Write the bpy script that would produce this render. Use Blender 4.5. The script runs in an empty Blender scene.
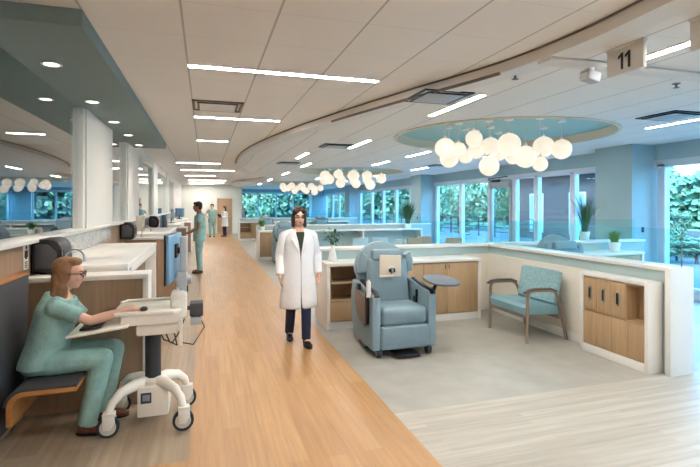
import bpy, bmesh, math, random
from mathutils import Vector, Matrix, Euler
R = math.radians
PI = math.pi
scene = bpy.context.scene
COL = scene.collection
random.seed(7)

# ------------------------------------------------------------------ camera
cam_data = bpy.data.cameras.new('camera')
cam = bpy.data.objects.new('camera', cam_data)
COL.objects.link(cam)
cam.location = (0, 0, 1.66)
cam.rotation_euler = (R(90), 0, R(-17.2))
cam_data.sensor_width = 36
cam_data.lens = 24.07
cam_data.shift_y = -0.0393
cam_data.clip_end = 400
scene.camera = cam

# ------------------------------------------------------------------ sky, sun, exposure
world = bpy.data.worlds.new('sky')
scene.world = world
world.use_nodes = True
wn = world.node_tree.nodes; wl = world.node_tree.links
wn.clear()
w_out = wn.new('ShaderNodeOutputWorld')
w_bg = wn.new('ShaderNodeBackground')
w_tc = wn.new('ShaderNodeTexCoord')
w_sep = wn.new('ShaderNodeSeparateXYZ')
w_ramp = wn.new('ShaderNodeValToRGB')
w_ramp.color_ramp.elements[0].position = 0.0
w_ramp.color_ramp.elements[0].color = (0.45, 0.74, 0.94, 1)
w_ramp.color_ramp.elements[1].position = 0.6
w_ramp.color_ramp.elements[1].color = (0.16, 0.50, 1.0, 1)
wl.new(w_tc.outputs['Generated'], w_sep.inputs[0])
wl.new(w_sep.outputs['Z'], w_ramp.inputs[0])
wl.new(w_ramp.outputs[0], w_bg.inputs['Color'])
w_bg.inputs['Strength'].default_value = 4.0
wl.new(w_bg.outputs[0], w_out.inputs[0])

sun_d = bpy.data.lights.new('sun', 'SUN')
sun_d.energy = 4.0; sun_d.angle = R(20); sun_d.color = (1, 0.93, 0.80)
sun = bpy.data.objects.new('sun', sun_d)
COL.objects.link(sun)
sun.rotation_euler = Vector((0.62, 0.45, -0.75)).to_track_quat('-Z', 'Y').to_euler()

PANEL_STRENGTH = 34.0
GLOBE_STRENGTH = 0.28
scene.view_settings.view_transform = 'Standard'
scene.view_settings.look = 'None'
scene.view_settings.gamma = 1
scene.view_settings.use_curve_mapping = False
scene.view_settings.exposure = 1.52
scene.cycles.max_bounces = 10
scene.cycles.transparent_max_bounces = 24
scene.cycles.sample_clamp_indirect = 6

# ------------------------------------------------------------------ materials
def srgb(r, g, b):
    f = lambda c: (c/255/12.92) if c/255 <= 0.04045 else ((c/255+0.055)/1.055)**2.4
    return (f(r), f(g), f(b), 1)

def base_mat(name):
    m = bpy.data.materials.new(name); m.use_nodes = True
    n = m.node_tree.nodes; l = m.node_tree.links
    b = n['Principled BSDF']
    return m, n, l, b

def mat(name, rgb, rough=0.5, metal=0.0, var=0.0, scale=8.0, spec=0.5, bump=0.0):
    m, n, l, b = base_mat(name)
    c = srgb(*rgb)
    b.inputs['Base Color'].default_value = c
    b.inputs['Roughness'].default_value = rough
    b.inputs['Metallic'].default_value = metal
    b.inputs['Specular IOR Level'].default_value = spec
    if var or bump:
        tc = n.new('ShaderNodeTexCoord'); nz = n.new('ShaderNodeTexNoise')
        nz.inputs['Scale'].default_value = scale
        nz.inputs['Detail'].default_value = 5
        l.new(tc.outputs['Object'], nz.inputs['Vector'])
        if var:
            rp = n.new('ShaderNodeValToRGB')
            rp.color_ramp.elements[0].position = 0.3; rp.color_ramp.elements[1].position = 0.7
            rp.color_ramp.elements[0].color = tuple(x*(1-var) for x in c[:3]) + (1,)
            rp.color_ramp.elements[1].color = tuple(min(1, x*(1+var)) for x in c[:3]) + (1,)
            l.new(nz.outputs[0], rp.inputs[0]); l.new(rp.outputs[0], b.inputs['Base Color'])
        if bump:
            bp = n.new('ShaderNodeBump'); bp.inputs['Strength'].default_value = bump
            bp.inputs['Distance'].default_value = 0.02
            l.new(nz.outputs[0], bp.inputs['Height']); l.new(bp.outputs[0], b.inputs['Normal'])
    return m

def wood_mat(name, a, c, stretch=(45, 45, 2.0), rough=0.45, big=(3, 3, .25)):
    m, n, l, b = base_mat(name)
    tc = n.new('ShaderNodeTexCoord')
    mp = n.new('ShaderNodeMapping'); mp.inputs['Scale'].default_value = stretch
    nz = n.new('ShaderNodeTexNoise'); nz.inputs['Scale'].default_value = 1; nz.inputs['Detail'].default_value = 6
    nz.inputs['Roughness'].default_value = 0.65
    mp2 = n.new('ShaderNodeMapping'); mp2.inputs['Scale'].default_value = big
    nz2 = n.new('ShaderNodeTexNoise'); nz2.inputs['Scale'].default_value = 1; nz2.inputs['Detail'].default_value = 2
    mx = n.new('ShaderNodeMath'); mx.operation = 'MULTIPLY_ADD'
    mx.inputs[1].default_value = 0.6
    ad = n.new('ShaderNodeMath'); ad.operation = 'MULTIPLY'; ad.inputs[1].default_value = 0.4
    rp = n.new('ShaderNodeValToRGB')
    rp.color_ramp.elements[0].position = 0.32; rp.color_ramp.elements[0].color = srgb(*a)
    rp.color_ramp.elements[1].position = 0.68; rp.color_ramp.elements[1].color = srgb(*c)
    l.new(tc.outputs['Object'], mp.inputs[0]); l.new(mp.outputs[0], nz.inputs[0])
    l.new(tc.outputs['Object'], mp2.inputs[0]); l.new(mp2.outputs[0], nz2.inputs[0])
    l.new(nz2.outputs[0], ad.inputs[0]); l.new(nz.outputs[0], mx.inputs[0]); l.new(ad.outputs[0], mx.inputs[2])
    l.new(mx.outputs[0], rp.inputs[0]); l.new(rp.outputs[0], b.inputs['Base Color'])
    b.inputs['Roughness'].default_value = rough
    return m

def plank_mat(name, a, c, width, length, along='Y', rough=0.35, grain=30, seam=0.75):
    """floor boards: random tone per board, fine grain and thin seams"""
    m, n, l, b = base_mat(name)
    tc = n.new('ShaderNodeTexCoord'); mp = n.new('ShaderNodeMapping')
    mp.inputs['Rotation'].default_value = (0, 0, R(90) if along == 'Y' else 0)
    br = n.new('ShaderNodeTexBrick')
    br.inputs['Scale'].default_value = 1
    br.inputs['Brick Width'].default_value = length; br.inputs['Row Height'].default_value = width
    br.inputs['Mortar Size'].default_value = 0.0012; br.inputs['Mortar Smooth'].default_value = 0.2
    ca, cc = srgb(*a), srgb(*c)
    br.inputs['Color1'].default_value = ca; br.inputs['Color2'].default_value = cc
    br.inputs['Mortar'].default_value = tuple(x*seam for x in ca[:3]) + (1,)
    mp2 = n.new('ShaderNodeMapping'); mp2.inputs['Scale'].default_value = (grain, 1.3, 1) if along == 'Y' else (1.3, grain, 1)
    nz = n.new('ShaderNodeTexNoise'); nz.inputs['Scale'].default_value = 1; nz.inputs['Detail'].default_value = 6
    nz.inputs['Roughness'].default_value = 0.6
    rp = n.new('ShaderNodeValToRGB')
    rp.color_ramp.elements[0].position = 0.3; rp.color_ramp.elements[0].color = (0.82, 0.80, 0.78, 1)
    rp.color_ramp.elements[1].position = 0.7; rp.color_ramp.elements[1].color = (1.08, 1.08, 1.08, 1)
    mx = n.new('ShaderNodeMix'); mx.data_type = 'RGBA'; mx.blend_type = 'MULTIPLY'; mx.inputs[0].default_value = 1
    l.new(tc.outputs['Object'], mp.inputs[0]); l.new(mp.outputs[0], br.inputs['Vector'])
    l.new(tc.outputs['Object'], mp2.inputs[0]); l.new(mp2.outputs[0], nz.inputs[0]); l.new(nz.outputs[0], rp.inputs[0])
    l.new(br.outputs['Color'], mx.inputs[6]); l.new(rp.outputs[0], mx.inputs[7]); l.new(mx.outputs[2], b.inputs['Base Color'])
    b.inputs['Roughness'].default_value = rough
    return m

def tile_mat(name, rgb):
    """acoustic ceiling tiles on a 0.61 m grid, long seams darker than the cross seams"""
    m, n, l, b = base_mat(name)
    tc = n.new('ShaderNodeTexCoord'); sp = n.new('ShaderNodeSeparateXYZ')
    l.new(tc.outputs['Object'], sp.inputs[0])
    def seam(sock, off, w, amount, pitch):
        a = n.new('ShaderNodeMath'); a.operation = 'ADD'; a.inputs[1].default_value = off
        d = n.new('ShaderNodeMath'); d.operation = 'DIVIDE'; d.inputs[1].default_value = pitch
        f = n.new('ShaderNodeMath'); f.operation = 'FRACT'
        c = n.new('ShaderNodeMath'); c.operation = 'LESS_THAN'; c.inputs[1].default_value = w/pitch
        k = n.new('ShaderNodeMath'); k.operation = 'MULTIPLY'; k.inputs[1].default_value = amount
        l.new(sock, a.inputs[0]); l.new(a.outputs[0], d.inputs[0]); l.new(d.outputs[0], f.inputs[0])
        l.new(f.outputs[0], c.inputs[0]); l.new(c.outputs[0], k.inputs[0])
        return k.outputs[0]
    s1 = seam(sp.outputs['X'], 0.155+61, 0.016, 0.45, 0.61)
    s2 = seam(sp.outputs['Y'], 0.0+61, 0.007, 0.18, 0.61)
    mxm = n.new('ShaderNodeMath'); mxm.operation = 'MAXIMUM'
    l.new(s1, mxm.inputs[0]); l.new(s2, mxm.inputs[1])
    mx = n.new('ShaderNodeMix'); mx.data_type = 'RGBA'
    c = srgb(*rgb)
    mx.inputs[6].default_value = c; mx.inputs[7].default_value = (0.12, 0.11, 0.10, 1)
    l.new(mxm.outputs[0], mx.inputs[0]); l.new(mx.outputs[2], b.inputs['Base Color'])
    b.inputs['Roughness'].default_value = 0.9
    return m

def emit_mat(name, col, strength):
    m = bpy.data.materials.new(name); m.use_nodes = True
    n = m.node_tree.nodes; l = m.node_tree.links
    n.clear()
    o = n.new('ShaderNodeOutputMaterial'); e = n.new('ShaderNodeEmission')
    e.inputs[0].default_value = col + (1,); e.inputs[1].default_value = strength
    l.new(e.outputs[0], o.inputs[0])
    return m

def glow_mat(name, rgb, col, strength):
    m, n, l, b = base_mat(name)
    b.inputs['Base Color'].default_value = srgb(*rgb); b.inputs['Roughness'].default_value = 0.35
    b.inputs['Emission Color'].default_value = col + (1,); b.inputs['Emission Strength'].default_value = strength
    return m

def glass_mat(name, tint, refl=1.0, ior=1.5):
    m = bpy.data.materials.new(name); m.use_nodes = True
    n = m.node_tree.nodes; l = m.node_tree.links
    n.clear()
    o = n.new('ShaderNodeOutputMaterial'); t = n.new('ShaderNodeBsdfTransparent'); g = n.new('ShaderNodeBsdfGlossy')
    g.inputs['Roughness'].default_value = 0.0; g.inputs['Color'].default_value = (0.95, 0.98, 1, 1)
    t.inputs[0].default_value = tint + (1,)
    f = n.new('ShaderNodeFresnel'); f.inputs[0].default_value = ior
    k = n.new('ShaderNodeMath'); k.operation = 'MULTIPLY'; k.inputs[1].default_value = refl; k.use_clamp = True
    mx = n.new('ShaderNodeMixShader')
    ge = n.new('ShaderNodeNewGeometry'); iv = n.new('ShaderNodeMath'); iv.operation = 'SUBTRACT'; iv.inputs[0].default_value = 1
    k2 = n.new('ShaderNodeMath'); k2.operation = 'MULTIPLY'     # the outer face reflects, the inner face only passes light
    l.new(ge.outputs['Backfacing'], iv.inputs[1]); l.new(f.outputs[0], k.inputs[0])
    l.new(k.outputs[0], k2.inputs[0]); l.new(iv.outputs[0], k2.inputs[1]); l.new(k2.outputs[0], mx.inputs[0])
    l.new(t.outputs[0], mx.inputs[1]); l.new(g.outputs[0], mx.inputs[2]); l.new(mx.outputs[0], o.inputs[0])
    return m

def speckle_mat(name, a, c, scale, rough=0.5, thresh=0.5):
    m, n, l, b = base_mat(name)
    tc = n.new('ShaderNodeTexCoord'); v = n.new('ShaderNodeTexVoronoi'); v.inputs['Scale'].default_value = scale
    rp = n.new('ShaderNodeValToRGB')
    rp.color_ramp.elements[0].position = thresh-0.15; rp.color_ramp.elements[0].color = srgb(*a)
    rp.color_ramp.elements[1].position = thresh+0.15; rp.color_ramp.elements[1].color = srgb(*c)
    l.new(tc.outputs['Object'], v.inputs['Vector']); l.new(v.outputs['Distance'], rp.inputs[0])
    l.new(rp.outputs[0], b.inputs['Base Color']); b.inputs['Roughness'].default_value = rough
    return m

def brick_mat(name, a, c, mort):
    m, n, l, b = base_mat(name)
    tc = n.new('ShaderNodeTexCoord'); mp = n.new('ShaderNodeMapping'); mp.inputs['Rotation'].default_value = (R(90), 0, R(90))
    br = n.new('ShaderNodeTexBrick'); br.inputs['Scale'].default_value = 3
    br.inputs['Color1'].default_value = srgb(*a); br.inputs['Color2'].default_value = srgb(*c); br.inputs['Mortar'].default_value = srgb(*mort)
    l.new(tc.outputs['Object'], mp.inputs[0]); l.new(mp.outputs[0], br.inputs['Vector']); l.new(br.outputs['Color'], b.inputs['Base Color'])
    b.inputs['Roughness'].default_value = 0.9
    return m

M = dict(
    white=mat('white laminate', (236, 232, 226), 0.35),
    wallwhite=mat('white wall paint', (232, 229, 222), 0.8, var=0.015),
    cream=mat('cream wall paint', (236, 228, 214), 0.7, var=0.015),
    aqua=mat('aqua wall paint', (172, 192, 190), 0.7, var=0.02),
    bluewall=mat('pale blue wall paint', (160, 186, 192), 0.7, var=0.015),
    palegreen=mat('pale green wall paint', (240, 240, 230), 0.8, var=0.01),
    soffit=mat('grey green soffit paint', (124, 142, 140), 0.7, var=0.02),
    recess=mat('blue green recess paint', (158, 196, 196), 0.8, var=0.02),
    rim=mat('beige recess rim paint', (222, 212, 192), 0.8),
    ceil=tile_mat('ceiling tiles', (240, 236, 230)),
    fascia=mat('grey white fascia paint', (232, 229, 224), 0.7),
    reveal=mat('brown grey reveal strip', (120, 108, 98), 0.6),
    oak=plank_mat('golden oak boards', (197, 154, 106), (185, 141, 93), 0.13, 1.2, 'Y', 0.38, 32),
    greyplank=plank_mat('grey brown boards', (178, 157, 133), (162, 142, 118), 0.18, 1.2, 'Y', 0.42, 26),
    stripe=plank_mat('pale striped boards', (194, 187, 174), (178, 170, 157), 0.06, 1.6, 'X', 0.4, 26, 0.9),
    vinyl=mat('mottled grey vinyl', (168, 164, 154), 0.4, var=0.10, scale=3.5),
    cabwood=wood_mat('light oak laminate', (166, 136, 100), (196, 164, 126)),
    panelwood=wood_mat('greyed oak laminate', (148, 120, 94), (180, 150, 122)),
    ply=wood_mat('orange plywood edge', (176, 112, 58), (204, 140, 80), (2, 2, 60)),
    doorwood=wood_mat('tan door veneer', (190, 150, 112), (206, 170, 132)),
    black=mat('black plastic', (22, 22, 24), 0.35),
    dark=mat('charcoal metal', (52, 54, 58), 0.45),
    rubber=mat('dark rubber', (42, 50, 58), 0.7),
    charcoal=mat('charcoal upholstery', (74, 74, 78), 0.85, var=0.08, scale=60),
    ivory=mat('ivory plastic', (242, 236, 224), 0.4),
    hubgrey=mat('ivory grey wheel hub', (214, 206, 190), 0.5),
    steel=mat('brushed steel', (190, 192, 194), 0.28, 1.0),
    silver=mat('silver grey plastic', (176, 180, 184), 0.4),
    tealscrub=mat('teal green scrub cotton', (146, 184, 178), 0.9, var=0.14, scale=11, bump=0.7),
    coat=mat('white coat cotton', (240, 240, 242), 0.9, var=0.02, scale=9, bump=0.45),
    navy=mat('navy trouser cloth', (38, 46, 74), 0.9, var=0.1, scale=12),
    skin=mat('fair skin', (232, 184, 160), 0.5, var=0.05, scale=14),
    skindark=mat('brown skin', (150, 104, 80), 0.5, var=0.06, scale=14),
    lip=mat('rose lips', (186, 104, 96), 0.5),
    eye=mat('dark eyes', (40, 32, 28), 0.3),
    hairbrown=mat('light brown hair', (146, 106, 74), 0.55, var=0.25, scale=30),
    hairdark=mat('dark brown hair', (62, 44, 36), 0.55, var=0.2, scale=30),
    hairblack=mat('black hair', (24, 22, 24), 0.6),
    brownshoe=mat('brown leather', (110, 66, 42), 0.5),
    blackshoe=mat('black leather', (26, 24, 26), 0.4),
    olive=mat('dark green knit', (54, 66, 52), 0.9),
    vinylblue=mat('grey blue vinyl upholstery', (128, 151, 160), 0.45, var=0.04, scale=20),
    vinyldeep=mat('grey blue vinyl piping', (104, 130, 138), 0.5),
    seatblue=mat('light blue seat vinyl', (124, 164, 175), 0.5, var=0.04, scale=20),
    pattern=speckle_mat('blue leaf pattern fabric', (160, 192, 197), (140, 176, 183), 40, 0.85, 0.45),
    framewood=wood_mat('grey brown chair wood', (128, 110, 94), (152, 134, 116), (6, 6, 30)),
    darkwood=wood_mat('dark brown arm cap', (70, 62, 58), (88, 78, 72), (6, 6, 30)),
    trayred=mat('brown tray laminate', (122, 106, 96), 0.5),
    traygrey=mat('dark grey tray', (96, 104, 114), 0.45),
    beige=mat('beige tray laminate', (206, 192, 172), 0.5),
    tan=mat('tan fabric', (190, 156, 130), 0.85, var=0.06, scale=40),
    paleblue=mat('pale blue vinyl', (176, 206, 214), 0.5),
    screenback=mat('blue grey monitor shell', (120, 164, 196), 0.35),
    mosaic=speckle_mat('silver mosaic tile', (214, 214, 210), (184, 186, 184), 28, 0.2),
    sign=mat('grey sign panel', (214, 209, 201), 0.6),
    ink=mat('black lettering', (30, 30, 32), 0.6),
    leafdark=mat('deep green blades', (52, 96, 58), 0.55, var=0.3, scale=12),
    leafmid=mat('mid green leaves', (92, 142, 70), 0.6, var=0.3, scale=12),
    soil=mat('potting soil', (60, 46, 36), 0.95),
    pot=mat('white ceramic', (240, 238, 234), 0.3),
    treeleaf=mat('tree foliage', (126, 154, 116), 0.8, var=0.4, scale=1.2),
    treeleaf2=mat('blue green foliage', (112, 144, 116), 0.8, var=0.4, scale=1.2),
    bark=mat('tree bark', (84, 66, 52), 0.9),
    brick=brick_mat('red brown brick', (78, 54, 54), (64, 46, 48), (80, 68, 66)),
    paving=mat('grey paving', (92, 96, 98), 0.8, var=0.08, scale=1.5),
    alum=mat('pale aluminium frame', (216, 222, 228), 0.4),
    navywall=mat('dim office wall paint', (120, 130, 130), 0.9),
    lit=emit_mat('lit panel diffuser', (1.0, 0.96, 0.91), PANEL_STRENGTH),
    globe=glow_mat('lit opal globe', (190, 186, 180), (1.0, 0.83, 0.64), GLOBE_STRENGTH),
    down=emit_mat('lit downlight lens', (1.0, 0.88, 0.72), 3.0),
    glass_out=glass_mat('tinted window glass', (0.74, 0.89, 0.93), 1.3),
    glass_in=glass_mat('office partition glass', (0.80, 0.90, 0.88), 2.6),
    glass_screen=glass_mat('aqua glass screen', (0.86, 0.965, 0.97), 0.7),
    lens=glass_mat('spectacle lens', (0.9, 0.93, 0.95), 1.0),
    red=mat('red lever', (190, 50, 44), 0.5),
    green=mat('green lever', (56, 140, 84), 0.5),
    screen=mat('grey display', (150, 156, 164), 0.2),
    bluecable=mat('blue plastic', (60, 110, 180), 0.5),
)

# ------------------------------------------------------------------ mesh helpers
class MB:
    def __init__(s):
        s.bm = bmesh.new()
    def _xf(s, vs, mtx):
        for v in vs: v.co = mtx @ v.co
    def box(s, lo, hi, r=0.0, rot=None, seg=2, mi=0):
        """axis box from corner lo to corner hi; rot = (Euler degrees) about its centre"""
        c = [(a+b)/2 for a, b in zip(lo, hi)]; d = [abs(b-a) for a, b in zip(lo, hi)]
        res = bmesh.ops.create_cube(s.bm, size=1)
        vs = res['verts']
        m = Matrix.Translation(c) @ (Euler([R(a) for a in rot]).to_matrix().to_4x4() if rot else Matrix.Identity(4)) @ Matrix.Diagonal((*d, 1))
        s._xf(vs, m)
        fs = set(f for v in vs for f in v.link_faces)
        if r > 0:
            es = list(set(e for v in vs for e in v.link_edges))
            rr = min(r, min(d)*0.49)
            out = bmesh.ops.bevel(s.bm, geom=es, offset=rr, segments=seg, affect='EDGES', profile=0.5)
            fs = set(out['faces']) | set(f for f in fs if f.is_valid)
        for f in fs: f.material_index = mi
        return s
    def cyl(s, p0, p1, r0, r1=None, n=16, caps=True, mi=0):
        p0, p1 = Vector(p0), Vector(p1); r1 = r0 if r1 is None else r1
        d = p1-p0
        if d.length < 1e-6: return s
        res = bmesh.ops.create_cone(s.bm, cap_ends=caps, segments=n, radius1=r0, radius2=r1, depth=d.length)
        m = Matrix.Translation((p0+p1)/2) @ d.to_track_quat('Z', 'Y').to_matrix().to_4x4()
        s._xf(res['verts'], m)
        for f in set(f for v in res['verts'] for f in v.link_faces): f.material_index = mi
        return s
    def ball(s, c, r, n=2, rot=None, mi=0):
        """ellipsoid; r a number or three radii"""
        rr = (r, r, r) if isinstance(r, (int, float)) else r
        res = bmesh.ops.create_icosphere(s.bm, subdivisions=n, radius=1)
        m = Matrix.Translation(c) @ (rot if rot is not None else Matrix.Identity(4)) @ Matrix.Diagonal((*rr, 1))
        s._xf(res['verts'], m)
        for f in set(f for v in res['verts'] for f in v.link_faces): f.material_index = mi
        return s
    def limb(s, pts, rad, n=14):
        pts = [Vector(p) for p in pts]
        for i, p in enumerate(pts):
            s.ball(p, rad[i])
            if i: s.cyl(pts[i-1], p, rad[i-1], rad[i], n)
        return s
    def loft(s, rings, cap=True, closed=True, mi=0):
        vr = [[s.bm.verts.new(p) for p in ring] for ring in rings]
        n = len(vr[0])
        for a, b in zip(vr[:-1], vr[1:]):
            for i in range(n if closed else n-1):
                j = (i+1) % n
                f = s.bm.faces.new((a[i], a[j], b[j], b[i])); f.material_index = mi
        if cap and closed:
            s.bm.faces.new(vr[0][::-1]).material_index = mi
            s.bm.faces.new(vr[-1]).material_index = mi
        return s
    def tube(s, pts, r, n=10, rx=None, up=None, mi=0):
        """swept round (or r x rx) section along points, fixed frame from up when given"""
        pts = [Vector(p) for p in pts]; rings = []
        rx = r if rx is None else rx
        prev = None
        for i, p in enumerate(pts):
            t = (pts[min(i+1, len(pts)-1)] - pts[max(i-1, 0)]).normalized()
            if up is not None: u = Vector(up)
            elif prev is not None: u = prev
            else: u = Vector((0, 0, 1)) if abs(t.z) < 0.9 else Vector((1, 0, 0))
            u = (u - t*u.dot(t)).normalized(); prev = u
            v = t.cross(u)
            ra = r[i] if isinstance(r, (list, tuple)) else r
            rb = rx[i] if isinstance(rx, (list, tuple)) else rx
            rings.append([p + u*ra*math.cos(2*PI*k/n) + v*rb*math.sin(2*PI*k/n) for k in range(n)])
        return s.loft(rings, mi=mi)
    def lathe(s, prof, c=(0, 0, 0), n=28, mi=0, cap=True):
        c = Vector(c)
        rings = [[c + Vector((r*math.cos(2*PI*k/n), r*math.sin(2*PI*k/n), z)) for k in range(n)] for r, z in prof]
        return s.loft(rings, mi=mi, cap=cap)
    def prism(s, poly, axis, a, b, r=0.0, mi=0):
        """outline poly (2-D) extruded from a to b along axis"""
        def P(u, v, w):
            return {'X': (w, u, v), 'Y': (u, w, v), 'Z': (u, v, w)}[axis]
        va = [s.bm.verts.new(P(u, v, a)) for u, v in poly]
        vb = [s.bm.verts.new(P(u, v, b)) for u, v in poly]
        fs = [s.bm.faces.new(va[::-1]), s.bm.faces.new(vb)]
        n = len(poly)
        for i in range(n):
            j = (i+1) % n
            fs.append(s.bm.faces.new((va[i], va[j], vb[j], vb[i])))
        if r > 0:
            es = set(e for f in fs[:2] for e in f.edges)
            out = bmesh.ops.bevel(s.bm, geom=list(es), offset=r, segments=2, affect='EDGES', profile=0.5)
            fs = [f for f in fs if f.is_valid] + out['faces']
        for f in fs: f.material_index = mi
        return s
    def quad(s, a, b, c, d, mi=0):
        f = s.bm.faces.new([s.bm.verts.new(p) for p in (a, b, c, d)]); f.material_index = mi
        return s
    def mesh(s, name, angle=38):
        bmesh.ops.recalc_face_normals(s.bm, faces=s.bm.faces[:])
        me = bpy.data.meshes.new(name)
        s.bm.to_mesh(me); s.bm.free()
        if angle:
            me.polygons.foreach_set('use_smooth', [True]*len(me.polygons))
            me.set_sharp_from_angle(angle=R(angle))
        return me
    def build(s, name, m, parent=None, loc=None, angle=38, label=None):
        me = s.mesh(name, angle)
        for x in (m if isinstance(m, (list, tuple)) else [m]): me.materials.append(x)
        return link(name, me, parent, loc, label)
    def remesh(s, name, m, voxel, parent=None, smooth=4, label=None):
        """union of overlapping closed shapes into one continuous surface"""
        me = s.mesh(name, 0)
        t = bpy.data.objects.new('tmp', me); COL.objects.link(t)
        md = t.modifiers.new('r', 'REMESH'); md.mode = 'VOXEL'; md.voxel_size = voxel
        if smooth:
            sm = t.modifiers.new('s', 'SMOOTH'); sm.iterations = smooth; sm.factor = 0.5
        dg = bpy.context.evaluated_depsgraph_get()
        out = bpy.data.meshes.new_from_object(t.evaluated_get(dg))
        bpy.data.objects.remove(t); bpy.data.meshes.remove(me)
        out.name = name
        out.polygons.foreach_set('use_smooth', [True]*len(out.polygons))
        out.materials.clear(); out.materials.append(m)
        return link(name, out, parent, None, label)

def link(name, me, parent=None, loc=None, label=None):
    o = bpy.data.objects.new(name, me); COL.objects.link(o)
    if parent is not None: o.parent = parent
    if loc is not None: o.location = loc
    if label: o['label'] = label
    return o

def tag(o, label, cat, group=None, kind=None):
    o['label'] = label; o['category'] = cat
    if group: o['group'] = group
    if kind: o['kind'] = kind
    return o

def thing(name, label, cat, loc=(0, 0, 0), rotz=0.0, group=None, kind=None):
    o = bpy.data.objects.new(name, None); COL.objects.link(o)
    o.empty_display_size = 0.1
    o.location = loc; o.rotation_euler = (0, 0, R(rotz))
    return tag(o, label, cat, group, kind)

def struct(o, label=None, cat=None):
    o['kind'] = 'structure'
    if label: o['label'] = label
    if cat: o['category'] = cat
    return o

def dup(root, loc, rotz=None, label=None, group=None, skip=()):
    """copy of a thing with copies of its parts and sub-parts"""
    r = root.copy(); COL.objects.link(r); r.location = loc
    if rotz is not None: r.rotation_euler = (0, 0, R(rotz))
    if label: r['label'] = label
    if group: r['group'] = group
    for ch in list(root.children):
        if ch.name.split('.')[0] in skip: continue
        c = ch.copy(); COL.objects.link(c); c.parent = r
        for g in list(ch.children):
            d = g.copy(); COL.objects.link(d); d.parent = c
    return r

def text_mesh(name, body, size, m, parent, mtx):
    cu = bpy.data.curves.new(name, 'FONT'); cu.body = body; cu.size = size; cu.extrude = 0.001
    cu.align_x = 'CENTER'; cu.align_y = 'CENTER'
    t = bpy.data.objects.new('tmp', cu); COL.objects.link(t)
    dg = bpy.context.evaluated_depsgraph_get()
    me = bpy.data.meshes.new_from_object(t.evaluated_get(dg))
    bpy.data.objects.remove(t); bpy.data.curves.remove(cu)
    me.materials.clear(); me.materials.append(m)
    me.transform(mtx)
    return link(name, me, parent)

# ------------------------------------------------------------------ room shell
CL, CR = 2.92, 2.83            # corridor ceiling, lowered ceiling over the bays
XW = 8.24                      # inner face of the window wall on the right
curve_pts = [(1.5, -4.0), (1.95, -2.0), (2.25, -.3), (2.46, 1.3), (2.54, 2.2), (2.56, 2.75), (2.46, 3.52), (2.12, 4.6), (1.78, 5.75), (1.42, 7.15), (1.13, 8.6), (0.90, 10.2), (0.80, 12.0),
             (0.86, 14.0), (1.10, 16.0), (1.58, 17.6), (2.2, 18.9), (2.45, 20.2), (2.2, 21.6), (1.75, 23.0), (1.45, 25.0), (1.45, 27.0), (1.8, 29.5), (2.6, 33.0)]
def smooth_curve(p, k=6):
    out = []
    for i in range(len(p)-1):
        p0 = Vector(p[max(i-1, 0)]); p1 = Vector(p[i]); p2 = Vector(p[i+1]); p3 = Vector(p[min(i+2, len(p)-1)])
        for j in range(k):
            t = j/k
            out.append(0.5*((2*p1) + (p2-p0)*t + (2*p0-5*p1+4*p2-p3)*t*t + (3*p1-p0-3*p2+p3)*t**3))
    out.append(Vector(p[-1]))
    return out
edge = smooth_curve(curve_pts)
OVALS = [(4.72, 6.75, 1.72), (4.75, 15.15, 1.72), (4.75, 23.55, 1.72)]

# floor: one slab, four finishes
b = MB()
b.quad((-0.10, -4, 0), (1.446, -4, 0), (1.446, 33.2, 0), (-0.10, 33.2, 0), 0)      # golden oak corridor
b.quad((-5.2, 3.23, 0), (-0.10, 3.23, 0), (-0.10, 33.2, 0), (-5.2, 33.2, 0), 1)    # grey brown boards along the counters
b.quad((-5.2, -4, 0), (-0.10, -4, 0), (-0.10, 3.23, 0), (-5.2, 3.23, 0), 0)
b.quad((1.446, -4, 0), (XW+.2, -4, 0), (XW+.2, 3.47, 0), (1.446, 3.47, 0), 2)      # pale striped boards
b.quad((1.446, 3.47, 0), (XW+.2, 3.47, 0), (XW+.2, 33.2, 0), (1.446, 33.2, 0), 3)  # grey vinyl
struct(b.build('floor', [M['oak'], M['greyplank'], M['stripe'], M['vinyl']]), 'floor of oak corridor boards, grey vinyl and pale striped boards', 'floor')

# ceiling: corridor level, lowered level with three round openings, curved fascia between them
def fill(loops, z, m, mb):
    tmp = bmesh.new(); es = []
    for lp in loops:
        vs = [tmp.verts.new((x, y, z)) for x, y in lp]
        es += [tmp.edges.new((vs[i], vs[(i+1) % len(vs)])) for i in range(len(vs))]
    bmesh.ops.triangle_fill(tmp, use_beauty=True, use_dissolve=False, edges=es)
    for f in tmp.faces:
        g = mb.bm.faces.new([mb.bm.verts.new(v.co) for v in f.verts]); g.material_index = m
    tmp.free()
b = MB()
fill([[(-5.2, -4)] + [(p.x, p.y) for p in edge] + [(2.6, 33.2), (-5.2, 33.2)]], CL, 0, b)
circ = lambda cx, cy, r, n=72: [(cx + r*math.cos(2*PI*k/n), cy + r*math.sin(2*PI*k/n)) for k in range(n)]
fill([[(p.x, p.y) for p in edge] + [(2.6, 33.2), (XW+.2, 33.2), (XW+.2, -4)]] + [circ(*o) for o in OVALS], CR, 0, b)
for p, q in zip(edge[:-1], edge[1:]):
    b.quad((p.x, p.y, CR-.004), (q.x, q.y, CR-.004), (q.x, q.y, CL), (p.x, p.y, CL), 1)
struct(b.build('ceiling', [M['ceil'], M['fascia']], angle=0), 'white tiled ceiling with a curved change of level', 'ceiling')
# roof slab that keeps the sky out above the tiles
b = MB(); b.box((-5.3, -4.1, 3.35), (XW+.35, 33.4, 3.5)); struct(b.build('trim_1', M['fascia']), 'roof slab above the ceiling tiles', 'roof')
# brown reveal strips that follow the curved step
b = MB()
b.tube([(p.x-.008, p.y, CL-.008) for p in edge], 0.009, 6)
b.tube([(p.x-.002, p.y, CR-.012) for p in edge if 3.5 < p.y < 6.3], 0.016, 6)
struct(b.build('trim_2', M['reveal']), 'brown reveal strip along the curved ceiling step', 'ceiling trim')
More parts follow.
